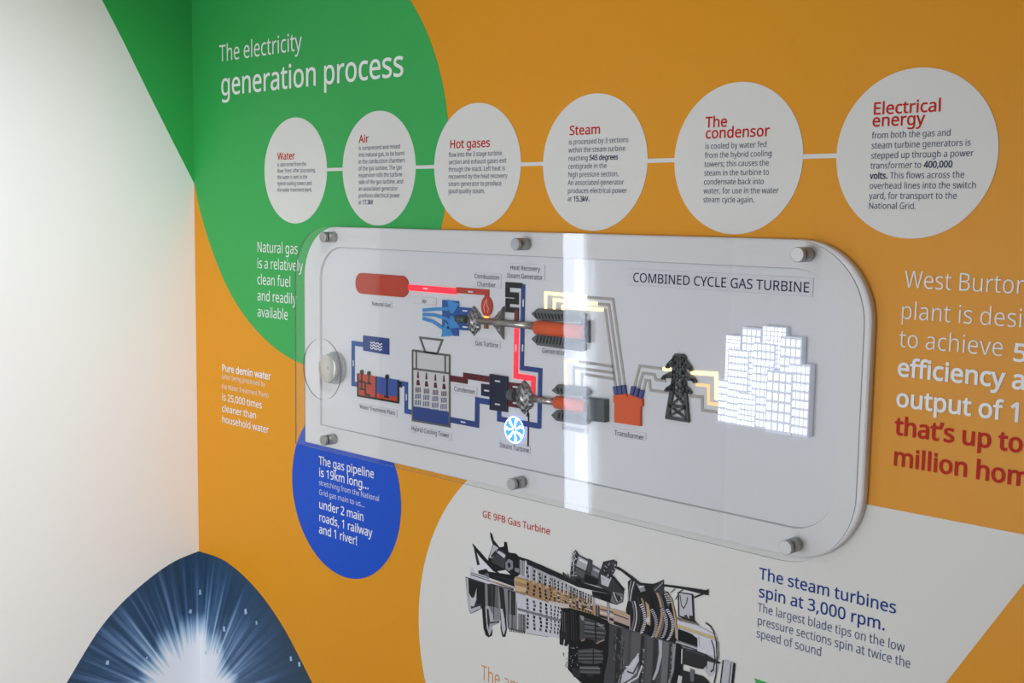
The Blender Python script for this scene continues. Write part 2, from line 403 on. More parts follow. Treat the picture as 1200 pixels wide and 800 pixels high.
for s, x, y, xr, wt, m, rf in (('West Burton', 1059.4, 336.9, 1114.5, 'light', twhite, 'West'), ('plant is designed', 1054.5, 373.3, 1138.9, 'light', twhite, 'plant is'), ('efficiency and', 1050.8, 440, 1177.5, 'bold', twhite, 'efficiency'), ('output of 1', 1049.3, 475.6, 1175.6, 'bold', twhite, 'output of'), ("that’s up to", 1048.1, 508.6, 1160.6, 'bold', tred, "that’s up"), ('million homes', 1045.5, 544.3, 1132.5, 'bold', tred, 'million')):
    line(s, x, y, xr, 21.2, wt, m, D1, t, ref=rf)
line('to achieve', 1053, 406.3, 1174.9, 21.2, 'light', twhite, D1, t); line('5', 1186, 422.5, 1203, 21.2, 'bold', twhite, D1, t)

# white information circles, joined by white bars
CZ = 0.8233; CU = 3.6008; CS = 2.4643
labs = ['white information circle headed Water nearest the corner on green', 'white information circle headed Air on the green graphic', 'white information circle headed Hot gases half over the green edge', 'white information circle headed Steam on the orange wall', 'white information circle headed The condensor on the orange wall', 'white information circle headed Electrical energy farthest right on orange']
K = 5.0
heads = [[('Water', 325, 187.2, 345.6, 8.5)], [('Air', 420.4, 167.4, 432, 9.3)], [('Hot gases', 526.7, 173.9, 574, 10.1)], [('Steam', 667, 158.3, 703, 11)],
         [('The', 826.5, 149.5, 851.8, 12.8), ('condensor', 826.2, 162.4, 901.8, 12.8)], [('Electrical', 1022.2, 134.4, 1102, 14.5), ('energy', 1021.5, 148.4, 1083.8, 14.5)]]
bods = [(['is abstracted from the', 'River Trent. After processing,', 'the water is sent to the', 'hybrid cooling towers and', 'the water treatment plant.'], (325, 195.2), (325, 224.6), 5.6, 1, 369.6),
 (['is compressed and mixed', 'into natural gas, to be burnt', 'in the combustion chambers', 'of the gas turbine. The gas', 'expansion rolls the turbine', 'side of the gas turbine, and', 'an associated generator', 'produces electrical power', 'at *17.3kV'], (420, 176), (420, 239.2), 6.2, 1, 474),
 (['flow into the 3 stage turbine', 'section and exhaust gases exit', 'through the stack. Left heat is', 'recovered by the heat recovery', 'steam generator to produce', 'good quality steam.'], (525.7, 184), (525.2, 226.4), 6.9, 3, 594.5),
 (['is processed by 3 sections', 'within the steam turbine', 'reaching *545 degrees', 'centigrade in the', 'high pressure section.', 'An associated generator', 'produces electrical power', 'at *15.3kV.'], (666.2, 169.4), (665, 235.8), 7.4, 0, 736.2),
 (['is cooled by water fed', 'from the hybrid cooling', 'towers; this causes the', 'steam in the turbine to', 'condensate back into', 'water, for use in the water', 'steam cycle again.'], (825.6, 174.7), (824.2, 237), 8.2, 5, 912.3),
 (['from both the gas and', 'steam turbine generators is', 'stepped up through a power', 'transformer to *400,000', '*volts.* This flows across the', 'overhead lines into the switch', 'yard, for transport to the', 'National Grid.'], (1020.8, 162.4), (1018, 244.6), 9.2, 5, 1143.3)]
for i in range(6):
    u = CU+CS*i
    t = thing('information_circle', labs[i], 'wall graphic', pin(u, CZ-1))
    mb = MB(); mb.poly(circ(u, CZ, 1.0), 0, 0.008, vwhite); mb.build('disc', t)
    for h in heads[i]: line(h[0], h[1], h[2], h[3], h[4], 'heavy', tred, 0.012, t, 'heading')
    b_ = bods[i]; para(b_[0], b_[1], b_[2], b_[3], b_[4], b_[5], 'regular', tnavy, tnavyb, 0.012, t)
    if i < 5:
        names = ['Water and Air', 'Air and Hot gases', 'Hot gases and Steam', 'Steam and The condensor', 'The condensor and Electrical energy']
        mb = MB(); mb.box(u+.995, u+CS-.995, CZ-.026, CZ+.032, 0, 0.007, vwhite)
        o = mb.build('connecting_bar'); o['label'] = 'short white bar joining the %s circles' % names[i]; o['category'] = 'wall graphic'; o['group'] = 'bars between the information circles'

# blue circle
t = thing('blue_wall_graphic', 'blue round graphic with gas pipeline wording below the panel', 'wall graphic', pin(5.1, -6.8))
mb = MB(); mb.poly(circ(5.1, -5.15, 1.63), 0, 0.006, blue); mb.build('disc', t)
for a in (('The gas pipeline', 373.6, 543.8, 438.1, 10.1, 'medium'), ('is 19km long...', 373.6, 557.7, 431.8, 10.1, 'medium'), ('stretching from the National', 373.6, 568, 444, 6.4, 'light'), ('Grid gas main to us...', 373.6, 579.2, 426.9, 6.4, 'light'), ('under 2 main', 373.6, 595, 425.8, 10.1, 'medium'), ('roads, 1 railway', 373.6, 610, 436.3, 10.1, 'medium'), ('and 1 river!', 373.6, 624.2, 418.3, 10.1, 'medium')):
    line(a[0], a[1], a[2], a[3], a[4], a[5], twhite, D1, t)
mb = MB(); q = A([(884, 794.2), (905.5, 801.5), (893, 815)]); mb.poly(q, 0, 0.008, green)
o = mb.build('green_arrow_tip'); o['label'] = 'green pointed shape on the white graphic below the speed of sound wording'; o['category'] = 'wall graphic'

# white drop-shaped graphic with the cutaway picture
t = thing('white_wall_graphic', 'large white drop shaped graphic with cutaway turbine picture under the panel', 'wall graphic', pin(12, -9))
arc = circ(10.76, -7.02, 3.54, 60, math.radians(90), math.radians(215))
mb = MB(); mb.poly([(17.82, -3.48)] + arc + [(8.6, -10.3), (10.2, -11.0), (12.4, -10.6), (14.2, -9.65)], 0, 0.004, vwhite); mb.build('drop', t)
line('GE 9FB Gas Turbine', 565, 605.5, 644.5, 7.9, 'medium', tred, D1, t, 'heading')
line('The am', 563.5, 795.6, 608.7, 18, 'light', torange, D1, t)
for a in (('The steam turbines', 889.4, 677.8, 1049.6, 13.8, 'medium', tblue), ('spin at 3,000 rpm.', 888.5, 698.8, 1036.4, 13.8, 'medium', tblue), ('The largest blade tips on the low', 887.6, 716, 1059.8, 10.6, 'regular', tbluel), ('pressure sections spin at twice the', 887, 731.2, 1066.4, 10.6, 'regular', tbluel), ('speed of sound', 886, 746.2, 962, 10.6, 'regular', tbluel)):
    line(a[0], a[1], a[2], a[3], a[4], a[5], a[6], D1, t)
# printed cutaway turbine: flat tones laid over one another
def tone(v, c=(1, 1, 1.04)): 
    if isinstance(v, (int, float)): v = v*(0.62+0.38*min(1, v/170)); v = tuple(min(255, int(v*x)) for x in c)
    return mat('print_tone_%d_%d_%d' % v, v, 0.45, spec=0.2)
pic = MB(); LD = [0.0062]
def pp(pts, v, o=None):
    if o: pts = zoomed(pts, *o)
    LD[0] += 0.000016; pic.poly(A(pts), LD[0], LD[0], tone(v))
def ps(pts, wpx, v, o=None):
    if o: pts = zoomed(pts, *o)
    LD[0] += 0.000016; pic.stroke(A(pts), wpx/55.0, LD[0], LD[0], tone(v))
ZA, ZB, ZC, ZD = (535, 615, 5.715), (625, 635, 5.715), (720, 660, 5.714), (640, 720, 10.0)
K1, K2, K3, K4, K5, K6 = 30, 62, 96, 140, 182, 214
gold, tan, pink = (188, 158, 112), (160, 128, 92), (182, 158, 148)
# --- inlet bell and struts
pp([(105,122),(125,150),(215,245),(262,300),(300,330),(345,300),(395,330),(395,420),(230,385),(145,320),(150,300),(135,300),(122,200)], K6, ZA)
pp([(105,122),(118,130),(215,240),(262,298),(300,330),(250,310),(160,215),(120,160)], K1, ZA)
pp([(118,160),(135,175),(158,265),(140,270)], 48, ZA)
pp([(225,45),(240,58),(252,100),(290,148),(318,143),(322,110),(340,115),(350,182),(400,190),(420,210),(475,228),(470,260),(425,245),(425,330),(395,360),(330,300),(270,310),(212,255),(215,215),(245,130),(230,85)], K1, ZA)
pp([(250,130),(282,152),(240,225),(218,216)], K5, ZA); pp([(268,190),(305,165),(338,205),(318,290),(232,245)], 78, ZA)
pp([(272,182),(285,170),(330,200),(322,222)], 196, ZA); pp([(235,200),(270,160),(262,190),(232,228)], 60, ZA)
pp([(330,250),(350,225),(378,240),(380,290),(350,310),(328,290)], K4, ZA); pp([(342,255),(360,250),(366,275),(350,290)], K1, ZA)
pp([(425,232),(472,245),(470,345),(425,330)], K5, ZA)
for x in (432, 444, 455, 464): ps([(x,236),(x-2,338)], 0.9, random.choice((K3, K2, K6)), ZA)
pp([(385,232),(420,232),(420,275),(385,268)], 34, ZA); pp([(392,285),(422,290),(420,320),(392,308)], K4, ZA)
pp([(145,305),(200,292),(215,310),(300,322),(388,335),(392,425),(300,405),(225,385),(215,345),(150,325)], 26, ZA)
pp([(190,325),(215,320),(222,350),(200,350)], 110, ZA)
ps([(250,340),(380,372)], 1.0, 60, ZA); ps([(240,360),(380,395)], 0.7, 44, ZA)
# --- shaft and lower bell
pp([(92,310),(98,283),(112,283),(120,312),(220,352),(388,412),(388,440),(225,398),(92,352)], 202, ZA)
for a, b, v in (((95,330),(385,428),70), ((98,318),(220,358),110), ((225,372),(385,418),gold), ((225,392),(385,434),48)): ps([a, b], 0.9, v, ZA)
pp([(62,345),(95,355),(188,385),(190,548),(130,580),(96,594),(84,570),(70,470)], 70, ZA)
pp([(66,352),(80,356),(84,470),(100,560),(160,540),(165,556),(96,590),(84,565),(70,470)], 176, ZA)
pp([(84,455),(105,490),(122,480),(136,420),(134,500),(118,545),(96,540)], 190, ZA); pp([(84,362),(170,390),(172,520),(140,530),(138,415),(120,470),(100,480),(84,440)], 40, ZA)
pp([(188,385),(395,440),(462,462),(466,722),(420,715),(345,692),(335,600),(290,640),(250,660),(215,560),(188,545)], K4, ZA)
pp([(208,392),(262,404),(258,548),(212,540)], 62, ZA); pp([(262,404),(282,410),(282,560),(258,550)], 110, ZA)
pp([(345,432),(398,448),(398,605),(350,592)], 66, ZA); pp([(398,450),(412,455),(412,700),(400,700)], 196, ZA); pp([(412,455),(455,470),(455,600),(412,590)], 168, ZA); pp([(412,590),(462,600),(462,700),(412,690)], 150, ZA)
pp([(345,592),(398,605),(398,700),(345,690)], 130, ZA)
for x, y0, y1, v in ((225,395,545,40),(240,400,640,90),(252,402,660,48),(300,415,640,50),(352,440,680,40),(362,445,690,170),(376,450,700,60),(405,455,705,70),(428,465,700,90),(440,470,705,60),(452,470,710,40),(460,470,720,60)): ps([(x,y0),(x-2,y1)], 0.9, v, ZA)
pp([(170,380),(192,388),(195,560),(205,690),(222,738),(245,690),(240,740),(215,752),(196,735),(182,690),(172,560)], 40, ZA)
pp([(195,545),(215,540),(246,600),(250,640),(240,700),(225,735),(208,700),(198,620)], 176, ZA); pp([(204,560),(216,560),(226,640),(220,700),(210,660)], 60, ZA)
pp([(225,640),(290,630),(290,655),(230,680)], 160, ZA); ps([(225,655),(290,645)], 1.2, 50, ZA)
pp([(286,412),(318,424),(334,600),(340,700),(330,748),(308,748),(296,690),(300,560)], 54, ZA)
pp([(296,560),(310,560),(326,640),(330,700),(318,735),(306,700)], 188, ZA); pp([(318,560),(330,600),(334,690),(326,660)], 30, ZA)
for i in range(9): x = 355+i*12; ps([(x,685+i*3),(x+6,712+i*2)], 1.2, 50, ZA)
# --- compressor rows, upper and lower
UL = [(470,262),(540,300),(620,335),(686,355)]
pp([(396,345),(470,335),(476,248),(560,288),(640,330),(700,350),(715,352),(715,450)], 176, ZA)
def topz(x): return 262+(x-470)*0.50 if x < 620 else 337+(x-620)*.40
def midz(x): return 442+(x-396)*0.30
pic_x = [478, 522, 562, 598, 632, 660, 686, 712, 738, 764, 788, 810, 830, 850, 868, 886, 904]
pp([(470,262),(620,337),(700,368),(820,432),(900,470),(930,490),(930,600),(860,592),(620,520),(396,445),(392,345),(470,362)], 168, ZA)
pp([(392,345),(470,362),(620,402),(760,450),(905,500),(925,520),(925,600),(860,592),(620,520),(396,445)], tan, ZA)
pp([(392,352),(470,372),(470,396),(392,372)], gold, ZA); pp([(392,400),(470,420),(470,450),(392,438)], (196,170,140), ZA)
for k, x in enumerate(pic_x):
    wv = 2.4 if k < 4 else 1.7
    y0, y1 = topz(x)+12, midz(x)
    if x > 760: y0 += 6
    n = 7
    for j in range(n):
        a, b_ = y0+(y1-y0)*j/n, y0+(y1-y0)*(j+.72)/n; jx = random.uniform(-4, 4)
        ps([(x+jx, a), (x+jx+random.uniform(-5, 5), b_)], wv, random.choice((38, 52, 66, 44) if j != 3 else (tan, 60, gold)), ZA)
    ps([(x+14 if k < 6 else x+9, y0), (x+13 if k < 6 else x+8, (y0+y1)/2)], 0.9, random.choice((206, 190, 120)), ZA)
    if x > 640:
        for j in range(4): yy = (y0+y1)/2+(y1-y0)*.10*j; ps([(x-8,yy),(x+8,yy+5)], 1.0, random.choice((gold, (206,180,140), 60, 200)), ZA)
pp([(618,505),(660,512),(756,530),(760,560),(620,540)], (196,186,176), ZA)
pp([(400,452),(620,520),(720,545),(710,760),(620,745),(470,722),(466,600),(412,590)], 196, ZA)
for k, x in enumerate([478, 524, 566, 606, 636, 662, 684, 704]):
    y0 = 492+(x-478)*.26; y1 = 700+(x-478)*.17
    for j in range(8):
        a, b_ = y0+(y1-y0)*j/8, y0+(y1-y0)*(j+.75)/8; jx = random.uniform(-3, 3)
        ps([(x+jx, a), (x+jx+random.uniform(-3, 3), b_)], 2.6 if k < 4 else 1.7, random.choice((58, 72, 96, 50)), ZA)
ps([(412,560),(560,600),(700,640)], 2.4, 128, ZA); ps([(470,724),(620,748)], 0.7, 150, ZA)
pp([(475,225),(560,262),(630,303),(700,330),(705,348),(640,338),(560,300),(474,262)], 40, ZA)
pp([(0,128),(60,153),(190,212),(242,235),(332,270),(432,300),(532,328),(526,350),(400,322),(300,300),(190,250),(60,190),(0,168)], 44, ZB)
# --- upper combustor
pp([(285,48),(312,85),(380,118),(402,150),(455,180),(470,130),(540,115),(566,130),(560,168),(530,232),(612,322),(602,400),(560,420),(505,402),(522,335),(432,292),(250,252),(250,200),(268,100)], 70, ZB)
pp([(306,92),(372,128),(352,190),(290,158)], 168, ZB); pp([(316,108),(366,134),(362,148),(310,122)], 212, ZB); pp([(372,108),(402,122),(386,205),(356,190)], 84, ZB)
pp([(402,158),(452,184),(434,240),(390,216)], 126, ZB); pp([(408,172),(446,192),(442,204),(404,184)], 180, ZB); pp([(350,212),(442,250),(432,292),(342,258)], 28, ZB); pp([(290,170),(350,200),(340,240),(282,215)], 100, ZB)
pp([(285,240),(322,245),(326,270),(292,272)], 24, ZB); pp([(270,60),(300,60),(275,205),(250,230),(252,190)], 42, ZB)
for i in range(16): ps([(random.uniform(250,290),random.uniform(60,230)),(random.uniform(250,300),random.uniform(60,230))], 0.5, random.choice((150,44,200)), ZB)
pp([(455,215),(522,250),(504,300),(458,280)], 190, ZB); ps([(470,195),(540,235),(585,290),(612,322)], 2.4, 36, ZB)
for i in range(22):
    x, y = random.uniform(460,560), random.uniform(130,240); ps([(x,y),(x+random.uniform(-16,16),y+random.uniform(5,26))], 0.9, random.choice((36,150,200,60)), ZB)
pp([(535,330),(605,345),(600,395),(560,415),(520,395)], 120, ZB)
for i in range(7): ps([(530+i*10,330+i*6),(560+i*6,400-i*3)], 1.3, random.choice((40,190,70)), ZB)
ps([(566,165),(620,200),(682,245)], 1.4, 44, ZB)
for i in range(14): x, y = random.uniform(190,240), random.uniform(185,235); ps([(x,y),(x+9,y+12)], 1.0, random.choice((50,90,40)), ZB)
pp([(395,325),(525,350),(520,400),(505,402),(400,365)], 30, ZB); pp([(405,352),(455,362),(452,380),(408,370)], 60, ZB)
# --- shaft to the turbine
pp([(400,400),(450,420),(640,472),(645,562),(520,545),(420,490)], pink, ZB)
ps([(450,432),(640,482)], 1.4, gold, ZB); ps([(450,446),(640,498)], 1.2, 90, ZB); ps([(450,468),(640,520)], 1.5, (208,190,182), ZB); ps([(440,490),(640,550)], 2.2, 50, ZB)
pp([(495,400),(512,405),(516,545),(500,540)], 120, ZB); ps([(504,405),(508,545)], 0.7, 212, ZB); pp([(420,420),(448,428),(448,500),(420,490)], 70, ZB); ps([(434,425),(434,500)], 1.0, tan, ZB)
# --- lower combustors
pp([(195,440),(245,440),(400,482),(500,522),(520,560),(512,800),(508,960),(400,960),(330,945),(280,900),(235,850),(240,690),(190,685),(180,600)], 28, ZB)
for x in (198, 212, 224, 238, 256, 272, 288): ps([(x,450+random.randint(0,20)),(x+4,680+random.randint(-30,10))], 0.8, random.choice((70,54,110)), ZB)
def can(pts, k): 
    pp(pts, k, ZD)
can([(390,10),(560,60),(690,130),(710,200),(690,290),(620,330),(590,345),(570,300),(470,270),(430,305),(400,290),(400,150)], 84)
pp([(460,60),(570,100),(575,180),(460,160)], 110, ZD); pp([(400,0),(450,20),(450,70),(420,60)], 150, ZD); pp([(610,90),(690,140),(690,160),(620,140)], 156, ZD)
for i in range(9): ps([(455,60+i*26),(690,95+i*24)], 0.8, (58, 128, 44, 100)[i % 4], ZD)
ps([(580,60),(590,320)], 1.3, 24, ZD); ps([(460,280),(440,300),(415,300)], 1.2, (150,120,100), ZD); ps([(690,290),(630,315),(600,335)], 1.2, (150,130,120), ZD)
can([(380,410),(560,390),(640,420),(680,500),(660,560),(600,575),(440,570),(380,540)], 88)
for i in range(7): ps([(390,430+i*20),(670,425+i*22)], 0.8, (120, 56, 100, 44)[i % 4], ZD)
ps([(560,400),(560,570)], 1.3, 26, ZD)
can([(400,600),(620,600),(640,640),(640,690),(560,690),(400,680)], 96)
for i in range(3): ps([(400,620+i*24),(640,625+i*24)], 0.8, (140, 52, 110)[i], ZD)
pp([(310,620),(400,640),(410,735),(325,725)], 60, ZD); pp([(480,690),(565,695),(560,730),(490,725)], 56, ZD)
for i in range(60):
    x, y = random.uniform(245,380), random.uniform(330,640)
    ps([(x,y),(x+random.uniform(-14,14),y+random.uniform(-18,18))], 0.6, random.choice((40,90,170,60,30)), ZD)
for (x, y) in ((220,460),(240,580),(215,440),(255,560)): ps([(x,y),(x-14,y+12),(x,y+26)], 0.4, 90, ZD)
pp([(160,180),(240,200),(250,370),(165,345)], 52, ZD); ps([(222,290),(212,360)], 1.0, 206, ZD)
# --- lower casing
pp([(750,100),(1120,215),(1200,240),(1215,820),(680,860),(690,700),(735,480)], 84, ZD)
pp([(0,410),(190,465),(415,530),(462,560),(462,830),(0,830)], 88, ZC)
for x0, x1, v in ((20,50,60),(60,100,98),(120,180,106),(185,205,50),(225,262,98),(270,296,64),(330,372,120),(372,388,70),(392,412,110),(418,460,32)): 
    yb = 418+x0*.3; pp([(x0,yb),(x1,yb+12),(x1-18,820),(x0-18,820)], v, ZC)
pp([(300,508),(325,514),(322,620),(298,720),(270,780),(258,775),(285,700),(303,600)], 176, ZC)
pp([(395,535),(415,540),(400,720),(372,800),(362,800),(388,700)], 150, ZC)
for i in range(22): y = 560+i*11; ps([(195-i*.6,y),(207-i*.6,y+5)], 0.9, random.choice((160,110,60)), ZC)
for i in range(20): y = 545+i*12; ps([(383-i*.5,y),(392-i*.5,y+4)], 0.8, random.choice((40,130)), ZC)
pp([(95,690),(130,640),(165,610),(170,660),(150,730),(110,770),(60,800),(30,800),(45,740)], 190, ZC)
ps([(165,600),(120,690),(80,690)], 1.2, 206, ZC); ps([(180,640),(130,735),(88,720)], 1.3, 60, ZC); ps([(190,680),(160,760),(90,800)], 1.4, 200, ZC); ps([(60,700),(40,800)], 1.4, 44, ZC)
for i in range(60):
    x, y = random.uniform(0,70), random.uniform(440,800); ps([(x,y),(x+random.uniform(-4,4),y+random.uniform(8,30))], 0.8, random.choice((44,60,130,100,36)), ZC)
# --- turbine wheels
pp([(95,120),(118,98),(140,95),(175,130),(262,138),(300,122),(333,106),(335,182),(362,188),(392,240),(412,320),(426,420),(424,505),(410,530),(190,465),(110,440),(80,310),(95,245)], 40, ZC)
pp([(0,300),(80,330),(110,345),(110,440),(0,400)], pink, ZC); ps([(0,315),(100,350)], 1.6, gold, ZC); ps([(0,335),(100,372)], 1.0, 80, ZC); ps([(0,392),(105,430)], 3.0, 44, ZC)
for dx, v in ((0,150),(12,60),(22,190),(34,70)): ps([(118+dx,112),(102+dx*.8,180),(96+dx*.6,250)], 1.0, v, ZC)
pp([(150,130),(200,150),(215,180),(180,190)], 150, ZC); ps([(168,160),(205,145)], 1.4, 206, ZC)
def wheel(cx, ry, x_off, n, v, yc, hgt):
    for i in range(n):
        a = i/n; y = yc-hgt+2*hgt*a*.95; bow = (1-((y-yc)/hgt)**2)*x_off
        ps([(cx+bow-9, y+7), (cx+bow+11, y-2)], 0.8, v if i % 2 else 34, ZC)
def band(cx, bow, y0, y1, wd, v):
    pts = [(cx+bow*math.sin(math.pi*(i+1.5)/10.5), y0+(y1-y0)*i/8) for i in range(9)]; ps(pts, wd, v, ZC)
band(110, 28, 250, 445, 1.6, 120); band(126, 28, 250, 450, 1.2, 190); band(145, 30, 220, 455, 1.4, 70)
band(168, 42, 230, 462, 1.8, (150,132,104)); band(188, 34, 215, 470, 3.4, 44); wheel(178, 0, 30, 30, 206, 370, 105)
pp([(212,250),(235,275),(246,330),(246,420),(222,405),(222,330)], (176,152,116), ZC); pp([(222,405),(248,415),(250,480),(225,475)], 28, ZC); pp([(215,370),(240,350),(243,385),(222,400)], 196, ZC)
band(232, 40, 215, 485, 3.0, 26); wheel(250, 0, 34, 34, 176, 400, 100); band(262, 60, 190, 492, 2.2, (172,142,106)); band(286, 50, 200, 495, 2.2, 110)
wheel(318, 0, 34, 34, 190, 400, 105); band(325, 60, 190, 515, 2.4, 34); wheel(352, 0, 44, 34, 214, 410, 110)
pp([(335,180),(358,188),(385,240),(365,290),(345,220)], 120, ZC); ps([(350,190),(385,235),(400,300),(412,370),(420,500)], 1.7, (176,150,112), ZC)
for i in range(10): a = i/9; ps([(335+22*a,200+60*a),(362+30*a,195+62*a)], 0.7, (50,180)[i % 2], ZC)
pp([(262,165),(300,130),(333,106),(335,185),(318,225),(300,190),(275,200)], 74, ZC); ps([(275,180),(330,125)], 0.8, 150, ZC)
pp([(0,15),(60,40),(130,92),(180,128),(262,134),(300,124),(296,142),(258,150),(175,146),(118,104),(52,52),(0,24)], 52, ZC)
# --- exhaust
pp([(338,137),(470,154),(622,178),(626,170),(636,172),(634,212),(604,206),(460,170),(338,152)], 48, ZC)
ps([(410,168),(380,195)], 0.7, 80, ZC); ps([(450,180),(412,240)], 0.7, 90, ZC); ps([(600,200),(540,225)], 1.4, 54, ZC); ps([(470,170),(440,190)], 0.7, 60, ZC)
pp([(428,188),(532,204),(540,380),(575,412),(520,392),(432,352)], 52, ZC); pp([(438,196),(522,210),(530,372),(440,345)], 186, ZC)
ps([(445,210),(455,280),(470,298),(490,260),(495,225)], 0.9, 70, ZC); pp([(470,345),(490,340),(500,360),(475,362)], 80, ZC); pp([(505,345),(535,350),(530,375),(505,362)], 60, ZC); ps([(438,340),(435,195)], 1.0, 30, ZC)
pp([(418,355),(440,362),(560,398),(572,412),(430,375)], (120,112,96), ZC)
pp([(425,378),(560,412),(690,480),(690,510),(425,425)], 204, ZC); pp([(425,402),(690,490),(692,510),(425,424)], (198,178,132), ZC)
pp([(425,430),(560,470),(690,515),(700,620),(560,600),(425,520)], 206, ZC)
pp([(430,434),(490,455),(525,470),(562,500),(562,562),(430,516)], 26, ZC); ps([(570,480),(575,555)], 1.0, 170, ZC)
for y, v in ((520,120),(530,180),(540,60),(552,150)): ps([(420,y-8),(560,y+38)], 1.1, v, ZC)
pp([(420,530),(462,556),(462,830),(372,830),(410,700)], 30, ZC); ps([(458,570),(455,670)], 1.0, 200, ZC); ps([(470,575),(465,680)], 0.8, 120, ZC)
pp([(600,600),(690,620),(700,700),(640,760),(600,700)], 184, ZC)
pp([(465,560),(560,582),(625,606),(628,672),(600,706),(560,700),(465,670)], 58, ZC); ps([(480,575),(610,612)], 1.0, 84, ZC)
pp([(622,606),(722,666),(690,668),(622,650)], 64, ZC); ps([(626,610),(622,700)], 0.7, 40, ZC)
pp([(450,708),(600,752),(640,790),(650,830),(440,830)], 52, ZC); pp([(510,700),(540,712),(536,790),(515,785)], 120, ZC)
pp([(435,745),(460,755),(452,800),(425,800)], 196, ZC)
ps([(615,395),(645,415),(668,450),(686,510),(692,620),(685,740),(665,830)], 1.1, 60, ZC); ps([(655,510),(672,560),(680,640),(668,710),(650,722)], 1.2, 50, ZC); ps([(700,520),(702,640)], 0.8, 140, ZC)
pp([(730,640),(812,664),(804,740),(790,830),(705,830),(722,740)], 184, ZC); ps([(734,645),(716,800)], 1.3, 54, ZC); ps([(788,660),(770,820)], 0.8, 70, ZC); ps([(808,664),(792,820)], 2.0, 36, ZC)
pic.build('turbine_picture', t, label='printed grey and gold cutaway picture of a gas turbine')

# ---------------------------------------------------------------- the exhibit panel
E = thing('exhibit_panel', 'white wall mounted exhibit panel with lit diagram behind a clear sheet', 'exhibit', pin(9.8, -4.35))
DF, DB, DA0, DA1 = 0.105, 0.062, 0.285, 0.315
outl = rounded(4.01, 15.55, -4.35, -0.218, 0.95, 1.02, 1.02, 0.02)
rec = rounded(4.50, 15.17, -3.955, -0.585, 0.62, 0.72, 0.62, 0.015)
holed('case', outl, [rec[::-1]], 0.0, DF, case_m, case_m, E, bev=0.035)
rim = mat('recess_shade_grey', (176, 178, 178), 0.4)  # edge shading of the recess drawn as a grey line
mb = MB(); mb.stroke(inset(rec, 0.006)[::-1], 0.016, 0.05, 0.0655, rim, closed=True); mb.build('recess_shade_line', E, label='thin grey painted shade line around the recess')
mb = MB(); mb.poly(inset(rec, -0.03), 0.03, DB, board_m); mb.build('display_board', E, label='glossy recessed white display board')
def clear_mat():
    m = bpy.data.materials.new('clear_acrylic'); m.use_nodes = True; nt = m.node_tree; N = nt.nodes.new; Lk = nt.links.new
    nt.nodes.remove(nt.nodes['Principled BSDF']); out = nt.nodes['Material Output']
    g = N('ShaderNodeNewGeometry'); dp = N('ShaderNodeVectorMath'); dp.operation = 'DOT_PRODUCT'; Lk(g.outputs['Incoming'], dp.inputs[0]); Lk(g.outputs['Normal'], dp.inputs[1])
    def M(op, a, b=None):
        n = N('ShaderNodeMath'); n.operation = op
        for i, v in enumerate((a, b)):
            if v is None: continue
            if isinstance(v, (int, float)): n.inputs[i].default_value = v
            else: Lk(v, n.inputs[i])
        return n.outputs[0]
    f = M('ADD', 0.032, M('MULTIPLY', 0.968, M('POWER', M('SUBTRACT', 1.0, M('ABSOLUTE', dp.outputs['Value'])), 5.0)))
    tr = N('ShaderNodeBsdfTransparent'); tr.inputs[0].default_value = (0.985, 0.987, 0.99, 1); gl = N('ShaderNodeBsdfGlossy'); gl.inputs['Roughness'].default_value = 0.0
    mx = N('ShaderNodeMixShader'); Lk(f, mx.inputs[0]); Lk(tr.outputs[0], mx.inputs[1]); Lk(gl.outputs[0], mx.inputs[2]); Lk(mx.outputs[0], out.inputs[0]); return m
def edge_mat(name, col, tint, k):
    m = bpy.data.materials.new(name); m.use_nodes = True; nt = m.node_tree; N = nt.nodes.new; Lk = nt.links.new
    b = nt.nodes['Principled BSDF']; b.inputs['Base Color'].default_value = (*lin(col), 1); b.inputs['Roughness'].default_value = 0.15
    tr = N('ShaderNodeBsdfTransparent'); tr.inputs[0].default_value = (*tint, 1); mx = N('ShaderNodeMixShader'); mx.inputs[0].default_value = k
    Lk(tr.outputs[0], mx.inputs[1]); Lk(b.outputs[0], mx.inputs[2]); Lk(mx.outputs[0], nt.nodes['Material Output'].inputs[0]); return m
clear = clear_mat(); cedge = edge_mat('acrylic_edge', (92, 96, 102), (0.75, 0.8, 0.78), 0.55)
hole = circ(4.83, -2.84, 0.565, 64)
holed('clear_sheet', outl, [hole[::-1]], DA0, DA1, clear, cedge, E).__setitem__('label', 'clear acrylic sheet held off the front with a round hole')
for u in (4.95, 9.775, 14.645):
    for z in (-0.405, -4.15):
        mb = MB(); mb.lathe(P(u, DF-.005, z), (0, -1, 0), [(0, .096), (DA0-DF, .096), (DA0-DF+.004, .08)], steel, 28); st = mb.build('standoff', E, label='brushed steel standoff')
        mb = MB(); mb.lathe(P(u, DA0-.004, z), (0, -1, 0), [(0, .072), (.035, .072)], steel_d, 24); mb.lathe(P(u, DA1+.002, z), (0, -1, 0), [(0, .09), (.008, .096), (.052, .096), (.062, .088)], steel, 28); mb.build('cap', st)
# push button in the hole
clr2 = edge_mat('clear_button_plastic', (205, 207, 207), (0.93, 0.95, 0.95), 0.45)
bcu, bcz = 4.985, -2.815
mb = MB(); mb.lathe(P(bcu, DF-.01, bcz), (0, -1, 0), [(0, .29), (.02, .30), (.05, .30), (.06, .28), (.16, .275), (.19, .26)], clr2, 40); pb = mb.build('push_button', E, label='round clear plastic push button with a silver face')
mb = MB(); mb.lathe(P(bcu, .20, bcz), (0, -1, 0), [(.07, .25), (.10, .262), (.11, .25), (.08, .001)], mat('spun_silver_face', (206, 206, 200), 0.28, metal=0.7), 40); mb.build('button_face', pb)

